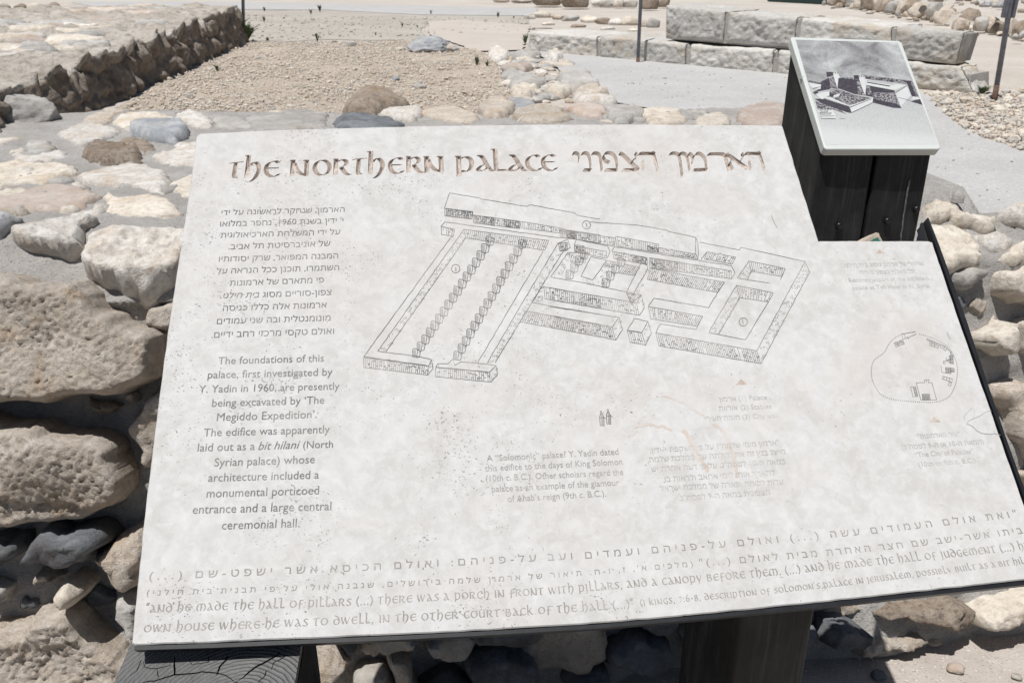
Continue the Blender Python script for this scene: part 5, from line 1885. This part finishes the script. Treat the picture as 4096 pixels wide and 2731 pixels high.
ML((745, 425), (754, 482), (836, 494)); ML((788, 436), (836, 440), (838, 494), (792, 486), close=True); ML((836, 440), (868, 448), (868, 476), (836, 472))
for k in range(3):
    ML((788, 450 + k * 14), (868, 456 + k * 10)); ML((800 + k * 14, 438), (802 + k * 14, 490))
ML((762, 516), (855, 545), (850, 574), (756, 540), close=True); ML((775, 520), (770, 545)); ML((800, 528), (796, 556)); ML((825, 535), (820, 566)); ML((822, 572), (814, 600), (836, 608), (842, 580), close=True)
mp.build('site_map', M['ink_dark'], slab)
mp = Sheet()
F7 = lambda *p, w=.0009: mp.line([L2(q) for q in V('f7', *p)], w)
for dx, dy in ((0, 0), (42, -10)):
    F7((942 + dx, 226 + dy), (950 + dx, 224 + dy), (953 + dx, 234 + dy), (944 + dx, 238 + dy), (942 + dx, 226 + dy))
    F7((946 + dx, 238 + dy), (938 + dx, 262 + dy), (942 + dx, 315 + dy), (966 + dx, 318 + dy), (964 + dx, 262 + dy), (952 + dx, 238 + dy), w=.0013)
    F7((950 + dx, 245 + dy), (952 + dx, 312 + dy)); F7((958 + dx, 258 + dy), (958 + dx, 315 + dy)); F7((940 + dx, 268 + dy), (966 + dx, 266 + dy)); F7((962 + dx, 262 + dy), (976 + dx, 272 + dy))
mp.build('scale_figures', M['ink_dark'], slab)
ck = Sheet()
ck.line([L2(p) for p in V('m8', (1292, 1059), (1235, 1046), (1165, 1053), (1120, 1040), (1075, 1020), (1045, 985), (1010, 965), (985, 955))], .0010, .0008)
ck.line([L2(p) for p in V('m8', (1210, 832), (1160, 848), (1110, 880), (1060, 905), (1010, 925), (985, 945))], .0006, .0012)
ck.line([L2(p) for p in V('m8', (1040, 915), (1055, 870), (1050, 820), (1030, 808), (990, 850), (960, 888), (962, 918))], .0004, .0010)
ck.line([L2(p) for p in V('f7', (1910, 745), (1925, 710), (1930, 640))], .0003, .0008)
ck.line([L2(p) for p in V('z3', (762, 1350), (775, 1390), (797, 1430))], .0016, .0004)
ck.line([L2(p) for p in V('m8', (803, 112), (815, 145), (834, 176))], .0018, .0004)
ck.build('crack', M['ink_mid'], slab)
vn = Sheet(lift=.0002)
for pts, w in ((((1650, 318), (1700, 340), (1740, 400), (1765, 470), (1790, 550), (1800, 640)), .005), (((1460, 340), (1500, 400), (1560, 520), (1610, 570), (1625, 600)), .006), (((1170, 325), (1240, 310), (1330, 325), (1400, 350)), .004), (((1330, 130), (1430, 160), (1530, 215), (1600, 270)), .003)):
    vn.line(smooth([L2(p) for p in V('f7', *pts)], 8), w, .003)
vn.build('mineral_vein', M['vein'], slab)

# ---- steel tray: floor, front lip, right flange, stiffening angle
def tray_poly(pts, h0, h1, name, mat, parent=sign):
    q = [Vector(p) for p in pts]
    if sum(a.x * b.y - b.x * a.y for a, b in zip(q, q[1:] + q[:1])) < 0:
        q.reverse()
    n = len(q)
    VS = [SL.w(p.x, p.y, h0) for p in q] + [SL.w(p.x, p.y, h1) for p in q]
    r = delaunay_2d_cdt(q, [], [list(range(n))], 1, 1e-7)
    F = [list(f) for f in r[2]] + [[i + n for i in f[::-1]] for f in r[2]]
    F += [[i, i + n, (i + 1) % n + n, (i + 1) % n] for i in range(n)]
    return mesh(name, VS, F, mat, parent, smooth=False)


low_edge = [(536, 2577), (860, 2567), (1203, 2552), (1631, 2534), (2000, 2515), (2400, 2490), (2800, 2455), (3323, 2402), (3700, 2361), (4094, 2318), (4203, 2306)]
le = [L2(p) for p in low_edge]
tray_poly([p + Vector((0, -.0012)) for p in le] + [p + Vector((0, -.0062)) for p in reversed(le)], -.002, -.020, 'front_lip', M['steel'])
tray_poly([L2(p) for p in ((545, 2545), (2400, 2465), (4185, 2282), (3735, 985), (3285, 985), (3150, 530), (800, 560))], -.0305, -.034, 'tray_floor', M['steel'])
tray_poly([p + Vector((0, .001)) for p in le] + [p + Vector((0, -.0035)) for p in reversed(le)], -.0215, -.039, 'front_angle', M['steel2'])
fl_in = [(3676, 964), (3697, 873), (3704, 871), (3735, 963), (3748, 1000), (3846, 1285), (3891, 1412), (3971, 1642), (4006, 1740), (4084, 1960), (4146, 2135), (4208, 2303)]
fl_out = [(4226, 2301), (4160, 2135), (4098, 1960), (4019, 1740), (3986, 1642), (3908, 1412), (3866, 1285), (3757, 985), (3713, 872)]
fi = [L2(p) for p in ((3708, 873),) + tuple(fl_in[3:])]
fo = [L2(p) for p in fl_out]
tray_poly(fi + fo, .001, -.036, 'side_flange', M['steel'])
tray_poly([L2(p) for p in ((3678, 964), (3699, 874), (3706, 874), (3733, 962))], -.012, -.016, 'corner_gusset', M['steel'])

# ---- timber legs under the slab
def timber(name, o, a, b, top_fn, mat, parent, zb=0.0, rnd=.008, topmat=None, seg=8):
    """upright squared sleeper, worn edges; top_fn(p) gives the height of its cut end"""
    ring = []
    la, lb = a.length, b.length
    ua, ub = a.normalized(), b.normalized()
    for cx, cy, a0 in ((la - rnd, rnd, -90), (la - rnd, lb - rnd, 0), (rnd, lb - rnd, 90), (rnd, rnd, 180)):
        for k in range(5):
            t = math.radians(a0 + k * 22.5)
            ring.append((cx + rnd * math.cos(t), cy + rnd * math.sin(t)))
    dense = []
    for i, p in enumerate(ring):
        q = ring[(i + 1) % len(ring)]
        n = max(1, int(math.hypot(q[0] - p[0], q[1] - p[1]) / .012))
        dense += [(p[0] + (q[0] - p[0]) * k / n, p[1] + (q[1] - p[1]) * k / n) for k in range(n)]
    n = len(dense)
    VS, F = [], []
    rows = 40
    for j in range(rows + 1):
        for x, y in dense:
            p = o + ua * x + ub * y
            zt = top_fn(p)
            z = zb + (zt - zb) * j / rows
            w = .0016 * noise.noise(Vector((x * 60, y * 60, z * 3))) + .0022 * noise.noise(Vector((x * 9, y * 9, z * 4)))
            cxy = o + ua * la / 2 + ub * lb / 2
            d = (p - cxy); d.z = 0
            VS.append(Vector((p.x, p.y, z)) + d.normalized() * w)
    for j in range(rows):
        for i in range(n):
            k = (i + 1) % n
            F.append((j * n + i, j * n + k, (j + 1) * n + k, (j + 1) * n + i))
    F.append(tuple(rows * n + i for i in range(n)))
    return mesh(name, VS, F, mat, parent, smooth=False)


def under(p, h):
    """height of the slab's plane, lowered by h, above ground point p"""
    return SL.O.z - ((Vector((p.x, p.y, 0)) - Vector((SL.O.x, SL.O.y, 0))).dot(Vector((SL.N.x, SL.N.y, 0)))) / SL.N.z - h


M['endgrain'] = None


def endgrain_material(cx, cy):
    m, nt, b = new_mat('charred end grain')
    c = objc(nt)
    mp_ = nt.nodes.new('ShaderNodeMapping')
    mp_.inputs['Location'].default_value = (-cx, -cy, 0)
    nt.links.new(c, mp_.inputs[0])
    w = nt.nodes.new('ShaderNodeTexWave')
    w.wave_type, w.rings_direction = 'RINGS', 'Z'
    w.inputs['Scale'].default_value = 52
    w.inputs['Distortion'].default_value = 3.6
    w.inputs['Detail'].default_value = 4
    w.inputs['Detail Scale'].default_value = 1.1
    nt.links.new(mp_.outputs[0], w.inputs['Vector'])
    n = tex(nt, 'noise', 30, 7, .7, c)
    col = ramp(nt, w.outputs[0], [(.1, (.11, .11, .108)), (.9, (.155, .155, .15))])
    col2 = mixc(nt, ramp(nt, n.outputs[0], [(.45, (0, 0, 0)), (.7, (.6, .6, .6))]).outputs[0], col.outputs[0], (.17, .17, .165))
    nt.links.new(col2, b.inputs['Base Color'])
    b.inputs['Roughness'].default_value = .7
    bump(nt, b, w.outputs[0], .8, .003)
    bump(nt, b, n.outputs[0], .7, .003)
    return m


ZL = .803
o1 = Vector((-.478, .69, 0))
lw, ld = .222, .24
leg1 = timber('leg', o1, U_ * lw, Vector((-U_.y, U_.x, 0)) * ld, lambda p: ZL - .012, M['timber'], sign)
# its cut end: growth rings, with real drying cracks
ENDP = Plane(Vector((o1.x, o1.y, ZL)), U_, (-U_.y, U_.x, 0))
eo = []
for cx, cy, a0 in ((lw - .01, .01, -90), (lw - .01, ld - .01, 0), (.01, ld - .01, 90), (.01, .01, 180)):
    for k in range(5):
        t = math.radians(a0 + k * 22.5)
        eo.append(Vector((cx + .009 * math.cos(t), cy + .009 * math.sin(t))))
cracks = []


def crack(pts, w):
    P = [Vector(p) for p in pts]
    Q = []
    for a, b in zip(P, P[1:]):
        n = max(1, int((b - a).length / .007))
        Q += [a.lerp(b, k / n) + Vector((random.uniform(-1, 1), random.uniform(-1, 1))) * .0012 for k in range(n)]
    Q.append(P[-1])
    for i, (a, b) in enumerate(zip(Q, Q[1:])):
        d = (b - a).normalized()
        s = Vector((-d.y, d.x))
        w0, w1 = (w * (1 - .75 * abs(2 * (i + e) / (len(Q)) - 1) ** 2) / 2 for e in (0, 1))
        cracks.append([a + s * w0, a, b, b + s * w1])
        cracks.append([a, a - s * w0, b - s * w1, b])


EL = lambda *p: [Vector(ENDP.loc(q)) for q in V('z6', *p)]
crack(EL((548, 528), (590, 500), (650, 450), (710, 420), (765, 385)), .0034)
crack(EL((548, 528), (500, 492), (460, 482), (380, 480), (240, 495), (150, 520), (40, 540)), .0024)
crack(EL((455, 495), (470, 450), (500, 420), (510, 398)), .0028)
crack(EL((240, 400), (242, 450), (244, 492)), .0024)
crack(EL((548, 528), (600, 560), (690, 640)), .0028)
crack(EL((548, 528), (480, 600), (430, 680)), .0026)
crack(EL((720, 470), (740, 430), (800, 395)), .0018)
crack(EL((650, 540), (690, 500), (700, 470)), .0016)
crack(EL((90, 420), (95, 455), (160, 460), (230, 445)), .0014)
crack(EL((320, 410), (330, 440), (410, 430), (415, 400)), .0012)
crack(EL((160, 460), (165, 500)), .0012)
crack(EL((20, 500), (60, 470), (80, 420)), .0014)


def end_body(T3, TF):
    n0 = len(T3)
    T3, TF = list(T3), list(TF)
    k = len(eo)
    T3 += [ENDP.w(p.x, p.y, 0) for p in eo] + [ENDP.w(p.x, p.y, -.0125) for p in eo]
    for i in range(k):
        j = (i + 1) % k
        TF.append([n0 + i, n0 + k + i, n0 + k + j, n0 + j])
    return T3, TF


c0 = Vector(ENDP.loc(V('z6', (548, 640))[0]))
ctr = sum(eo, Vector((0, 0))) / len(eo)
wc = ENDP.w(c0.x, c0.y) - ENDP.w(ctr.x, ctr.y)
M['endgrain'] = endgrain_material(wc.x, wc.y)
M['crackdark'] = plain_mat('dark crack', (.006, .006, .006), .9, .1)
engrave(eo, cracks, ENDP, 'end_grain', 'drying_cracks', M['endgrain'], M['crackdark'], leg1, None, .012, end_body)
timber('leg', Vector((.343, 1.005, 0)), U_ * .118, Vector((-U_.y, U_.x, 0)) * .235, lambda p: under(p, .075 + .0), M['timber'], sign)
# cross bearer that carries the tray on both legs
boxm('bearer', SL.w(.02, .30, -.066), U_ * 1.12, V_ * .05, -SL.N * .028, M['steel'], sign, .003)
boxm('bearer', SL.w(.02, .10, -.066), U_ * 1.12, V_ * .05, -SL.N * .028, M['steel'], sign, .003)
for s in (.05, .62, 1.08):
    boxm('bracket', SL.w(s, .02, -.0345), U_ * .03, V_ * .40, -SL.N * .031, M['steel'], sign, .002)

# ------------------------------------------------------------------ tarred post with the picture plate
yw = math.radians(5.0)
PU = Vector((math.cos(yw), math.sin(yw), 0)); PW = Vector((-math.sin(yw), math.cos(yw), 0))
sl_ = math.radians(39)
PV = PW * math.cos(sl_) + Vector((0, 0, math.sin(sl_)))
PP = Plane(EYE + ray((3299, 596)) * 1.75, PU, PV)
post = empty('picture_post', PP.O * 1.0 - Vector((-.12, -.1, PP.O.z)), 'square black tarred timber post with a tilted grey picture plate on top, behind the slab', 'sign post')


def pl2(p):
    return Vector(PP.loc(p))


PT = .019
quad = [pl2(p) for p in ((3161, 148), (3604, 163), (3766, 597), (3299, 598))]
wid = quad[2].x - quad[3].x
x0 = .004
# sleepers: two side by side, cut to the plate's slope
LT, RT_ = pl2((3299, 598)), pl2((3766, 597))
fr = PP.w(LT.x, .010) - PP.N * PT
fr = Vector((fr.x, fr.y, 0))


def post_top(p):
    q = Vector((p.x, p.y, 0)) - Vector((PP.O.x, PP.O.y, 0))
    return PP.O.z - q.dot(Vector((PP.N.x, PP.N.y, 0))) / PP.N.z - PT / PP.N.z - .001


w1 = (RT_ - LT).x
dpt = quad[0].y * math.cos(sl_) - .012
timber('sleeper', fr + PU * .004, PU * (w1 * .475), PW * dpt, post_top, M['timber'], post, rnd=.012)
timber('sleeper', fr + PU * (w1 * .475 + .008), PU * (w1 * .475), PW * dpt, post_top, M['timber'], post, rnd=.006)
FP_ = Plane(fr, PU, (0, 0, 1))
sp_ = Sheet(FP_, .003)
sp_.line([Vector(FP_.loc(p)) for p in V('z3', (1625, 1130), (1610, 1200), (1590, 1330), (1570, 1480), (1566, 1520))], .0036, .0012)
M['splinter'] = plain_mat('split wood edge', (.14, .14, .145), .8, .2, 0, .5, 90)
sp_.build('split_edge', M['splinter'], post)
for x, y in ((1183, 1415), (1485, 1385), (1668, 1312)):
    c = FP_.hit(V('z3', (x, y))[0])
    tube('bolt', [c + FP_.N * .001, c + FP_.N * .004, c + FP_.N * .007, c + FP_.N * .008], [.0078, .0078, .006, .002], M['bolt'], post)

# plate: rounded slab of grey composite with a printed drawing sunk by a hair
po = []
for c, sx, sy in zip((quad[3], quad[2], quad[1], quad[0]), (1, -1, -1, 1), (1, 1, -1, -1)):
    rr = .008
    cc = c + Vector((sx * rr, sy * rr))
    a0 = {(1, 1): 180, (-1, 1): 270, (-1, -1): 0, (1, -1): 90}[(sx, sy)]
    po += [cc + Vector((math.cos(math.radians(a0 + k * 18)), math.sin(math.radians(a0 + k * 18)))) * rr for k in range(6)]
n = len(po)
VS, F = [], []
cen = sum(po, Vector((0, 0))) / n
for h, ins in ((-PT, 0), (-.002, 0), (-.0006, .0012), (0, .003)):
    for p in po:
        q = p + (cen - p).normalized() * ins
        VS.append(PP.w(q.x, q.y, h))
for j in range(3):
    for i in range(n):
        k = (i + 1) % n
        F.append((j * n + i, j * n + k, (j + 1) * n + k, (j + 1) * n + i))
F.append(tuple(range(n))[::-1]); F.append(tuple(3 * n + i for i in range(n)))
M['plate'] = plain_mat('grey composite plate', (.52, .54, .515), .5, .4, 0, .04, 40)
plate = mesh('picture_plate', VS, F, M['plate'], post, smooth=False)


def print_material():
    """halftone-like drawing ground: cloudy dark sky at the far end, pale stippled ground at the near end (printed tones)"""
    m, nt, b = new_mat('printed picture ground')
    c = objc(nt)
    sep = nt.nodes.new('ShaderNodeSeparateXYZ')
    nt.links.new(c, sep.inputs[0])
    n1 = tex(nt, 'noise', 14, 6, .62, c, .8)
    n2 = tex(nt, 'noise', 700, 4, .75, c)
    ht = PV.y * .17
    pos = nt.nodes.new('ShaderNodeMapRange')
    nt.links.new(sep.outputs[1], pos.inputs[0])
    pos.inputs[1].default_value, pos.inputs[2].default_value = -ht * .78, ht * .78
    g = ramp(nt, pos.outputs[0], [(0, (.24,) * 3), (.12, (.36,) * 3), (.36, (.40,) * 3), (.52, (.44,) * 3), (.60, (.50,) * 3), (.80, (.50,) * 3), (1, (.52,) * 3)])
    g2 = ramp(nt, pos.outputs[0], [(0, (0,) * 3), (.5, (.12,) * 3), (.62, (1,) * 3), (1, (1,) * 3)])
    a = nt.nodes.new('ShaderNodeMath'); a.operation = 'MULTIPLY_ADD'
    t = nt.nodes.new('ShaderNodeMath'); t.operation = 'SUBTRACT'
    nt.links.new(n1.outputs[0], t.inputs[0]); t.inputs[1].default_value = .5
    t2 = nt.nodes.new('ShaderNodeMath'); t2.operation = 'MULTIPLY'
    nt.links.new(t.outputs[0], t2.inputs[0]); nt.links.new(g2.outputs[0], t2.inputs[1])
    nt.links.new(t2.outputs[0], a.inputs[0]); a.inputs[1].default_value = .9
    nt.links.new(g.outputs[0], a.inputs[2])
    cmp_ = nt.nodes.new('ShaderNodeMath'); cmp_.operation = 'SUBTRACT'
    nt.links.new(a.outputs[0], cmp_.inputs[0]); nt.links.new(n2.outputs[0], cmp_.inputs[1])
    r = ramp(nt, cmp_.outputs[0], [(.0, (0, 0, 0)), (.46, (1, 1, 1))])
    sh = nt.nodes.new('ShaderNodeMath'); sh.operation = 'ADD'
    nt.links.new(cmp_.outputs[0], sh.inputs[0]); sh.inputs[1].default_value = .22
    nt.links.new(sh.outputs[0], r.inputs[0])
    nt.links.new(mixc(nt, r.outputs[0], (.50, .515, .50), (.085, .075, .09)), b.inputs['Base Color'])
    b.inputs['Roughness'].default_value = .45
    return m


M['print'] = print_material()
M['print_dark'] = plain_mat('dark print', (.048, .042, .053), .5, .3, 0, .5, 160)
M['print_mid'] = ink_mat('stippled print', (.05, .043, .055), (.30, .295, .30), .45, .56)
M['print_mid'].node_tree.nodes['Noise Texture'].inputs['Scale'].default_value = 260
M['print_light'] = plain_mat('pale print', (.50, .515, .50), .5, .3, 0, .06, 90)
pr = Sheet(PP, .0002)
pr.poly([pl2(p) for p in V('p1', (130, 92), (1385, 128), (1885, 1375), (505, 1385))])
print_ = pr.build('printed_drawing', M['print'], plate)
lay = [0]


def ink(mat, *polys):
    lay[0] += 1
    s = Sheet(PP, .0002 + .00006 * lay[0])
    for q in polys:
        q2, _ = ccw([pl2(p) for p in V('p1', *q)])
        r = delaunay_2d_cdt(q2, [], [list(range(len(q2)))], 1, 1e-7)
        s.tris(list(r[0]), [list(f) for f in r[2]])
    s.build({'print_dark': 'dark_print', 'print_mid': 'mid_print', 'print_light': 'light_print'}[mat], M[mat], plate)


ink('print_mid', ((270, 590), (440, 620), (470, 600), (560, 560), (660, 555), (860, 560), (990, 570), (1000, 640), (640, 700), (440, 660), (290, 610)),
    ((1500, 610), (1560, 600), (1660, 830), (1600, 800)), ((560, 700), (640, 695), (850, 770), (1050, 810), (860, 890), (770, 910), (600, 830), (520, 790)),
    ((370, 840), (500, 870), (640, 930), (760, 1010), (620, 960), (400, 950)), ((930, 520), (1560, 600), (1500, 640), (1000, 575)))
ink('print_dark', ((440, 610), (540, 560), (560, 690), (440, 700)), ((505, 490), (585, 487), (600, 530), (515, 555)), ((845, 530), (905, 530), (915, 585), (850, 580)),
    ((655, 560), (850, 580), (905, 590), (985, 780), (850, 760), (645, 685)), ((990, 650), (1345, 715), (1355, 745), (1090, 760), (1095, 800), (990, 780)),
    ((1495, 615), (1545, 610), (1610, 790), (1560, 790)), ((1540, 850), (1660, 820), (1690, 895)), ((1085, 800), (1400, 890), (1435, 935), (1330, 930), (1075, 865)),
    ((360, 820), (480, 815), (790, 915), (820, 995), (760, 985), (470, 880)), ((340, 740), (420, 700), (540, 690), (560, 700), (400, 730), (440, 790), (470, 820), (360, 760)), ((535, 735), (600, 770), (590, 795), (540, 790)))
ink('print_mid', ((540, 560), (600, 550), (645, 685), (560, 685)), ((880, 600), (915, 600), (980, 775), (900, 760)), ((1090, 740), (1350, 745), (1410, 895), (1085, 815)), ((1000, 660), (1040, 665), (1080, 790), (1010, 760)))
ink('print_light', ((585, 487), (650, 487), (660, 530), (675, 560), (655, 570), (645, 690), (600, 555)), ((905, 530), (970, 530), (985, 580), (1000, 640), (985, 780), (915, 590)),
    ((980, 575), (1350, 640), (1500, 650), (1345, 715), (985, 645)), ((1360, 740), (1500, 655), (1545, 780), (1430, 905), (1415, 895)), ((290, 620), (445, 645), (430, 700), (340, 690), (310, 660)),
    ((375, 760), (480, 735), (545, 735), (545, 780), (480, 800), (470, 825), (440, 820)), ((600, 775), (680, 755), (660, 790), (590, 805)), ((480, 795), (560, 800), (790, 905), (1060, 815), (1085, 800), (1075, 860), (825, 990), (800, 915), (480, 805)),
    ((400, 955), (595, 955), (625, 1065), (445, 1065)), ((1340, 650), (1280, 640), (1000, 600), (1010, 590), (1340, 640)), ((1570, 790), (1640, 800), (1660, 825), (1560, 830)))
ink('print_dark', ((590, 490), (600, 490), (606, 512), (598, 512)), ((614, 490), (624, 490), (628, 512), (620, 512)), ((640, 490), (648, 490), (652, 512), (644, 512)), ((910, 532), (920, 532), (926, 556), (918, 556)), ((934, 532), (944, 532), (950, 556), (942, 556)), ((958, 534), (966, 534), (972, 556), (964, 556)),
    ((1010, 610), (1300, 660), (1280, 670), (1005, 622)), ((340, 690), (430, 668), (432, 674), (344, 698)), ((800, 918), (1062, 818), (1064, 823), (806, 926)), ((820, 985), (1075, 868), (1077, 872), (824, 992)), ((1360, 742), (1500, 655), (1503, 660), (1364, 748)), ((1390, 800), (1540, 840), (1538, 844), (1392, 806)),
    ((985, 555), (1050, 548), (1045, 572), (1000, 572)), ((1140, 580), (1185, 565), (1180, 590), (1150, 590)), ((1270, 590), (1335, 585), (1330, 612), (1290, 608)), ((1450, 590), (1560, 605), (1540, 630), (1470, 615)))
tx = Sheet(PP, .0009)


def plate_line(s, a, b, ys=1.0):
    global SL
    base = [pl2(p) for p in V('p1', a, b)]
    at_, L = along(base)
    vs, fs = text_mesh(s, 0, .02)
    q0, q1 = min(v.x for v in vs), max(v.x for v in vs)
    k = L / (q1 - q0)
    tx.tris([at_((v.x - q0) * k)[0] + at_((v.x - q0) * k)[1] * v.y * k * ys for v in vs], fs)


plate_line('TELL HALAF', (425, 976), (532, 974), 1.1)
plate_line('TEMPELPALAST', (415, 1006), (578, 1002), 1.1)
plate_line('REKONSTRUKTION', (430, 1040), (606, 1036), 1.0)
tx.line([pl2(p) for p in V('p1', (428, 985), (535, 983))], .0006)
tx.line([pl2(p) for p in V('p1', (432, 1014), (565, 1011))], .0006)
tx.line([pl2(p) for p in V('p1', (440, 1060), (620, 1064))], .0009, .0004)
tx.line([pl2(p) for p in V('p1', (668, 1062), (738, 1066))], .0006, .0004)
tx.build('caption', M['print_dark'], plate)
# chip in the plate's left edge
ch = blob(PP.w(*pl2(V('p1', (222, 545))[0]), -.006), (.004, .008, .006), 77, 2)
mesh('chipped_edge', ch[0], ch[1], plain_mat('chipped composite', (.36, .37, .34), .8, .2, 0, .15, 90), plate)

# ------------------------------------------------------------------ litter wedged between slab and post
lit = empty('food_wrapper', SL.w(*L2((3450, 966)), -.01), 'crumpled beige wrapper with green patch, wedged between slab and black post', 'litter')
PLW = Plane(SL.w(*L2((3420, 964)), 0) + Vector((0, .035, 0)), (1, 0, 0), (0, .25, 1))


def flap(name, px, mat, lift, th=.0016):
    q = [Vector(PLW.loc(p)) for p in px]
    q, _ = ccw(q)
    n = len(q)
    z = [lift + .004 * noise.noise(Vector((p.x * 60, p.y * 60, 2))) for p in q]
    VS = [PLW.w(p.x, p.y, h) for p, h in zip(q, z)] + [PLW.w(p.x, p.y, h - th) for p, h in zip(q, z)]
    F = [list(range(n)), list(range(n, 2 * n))[::-1]] + [[i, i + n, (i + 1) % n + n, (i + 1) % n] for i in range(n)]
    return mesh(name, VS, F, mat, lit, smooth=False)


flap('wrapper', V('z3', (1250, 1545), (1330, 1500), (1380, 1475), (1422, 1458), (1440, 1480), (1462, 1520), (1470, 1560), (1330, 1570)), M['card'], .0)
flap('fold', V('z3', (1300, 1525), (1422, 1460), (1430, 1470), (1360, 1520), (1330, 1545)), M['card'], .006)
flap('green_patch', V('z3', (1372, 1515), (1385, 1498), (1402, 1492), (1420, 1502), (1432, 1520), (1430, 1550), (1375, 1550)), M['greenfoil'], .012)
bpy.context.view_layer.update()
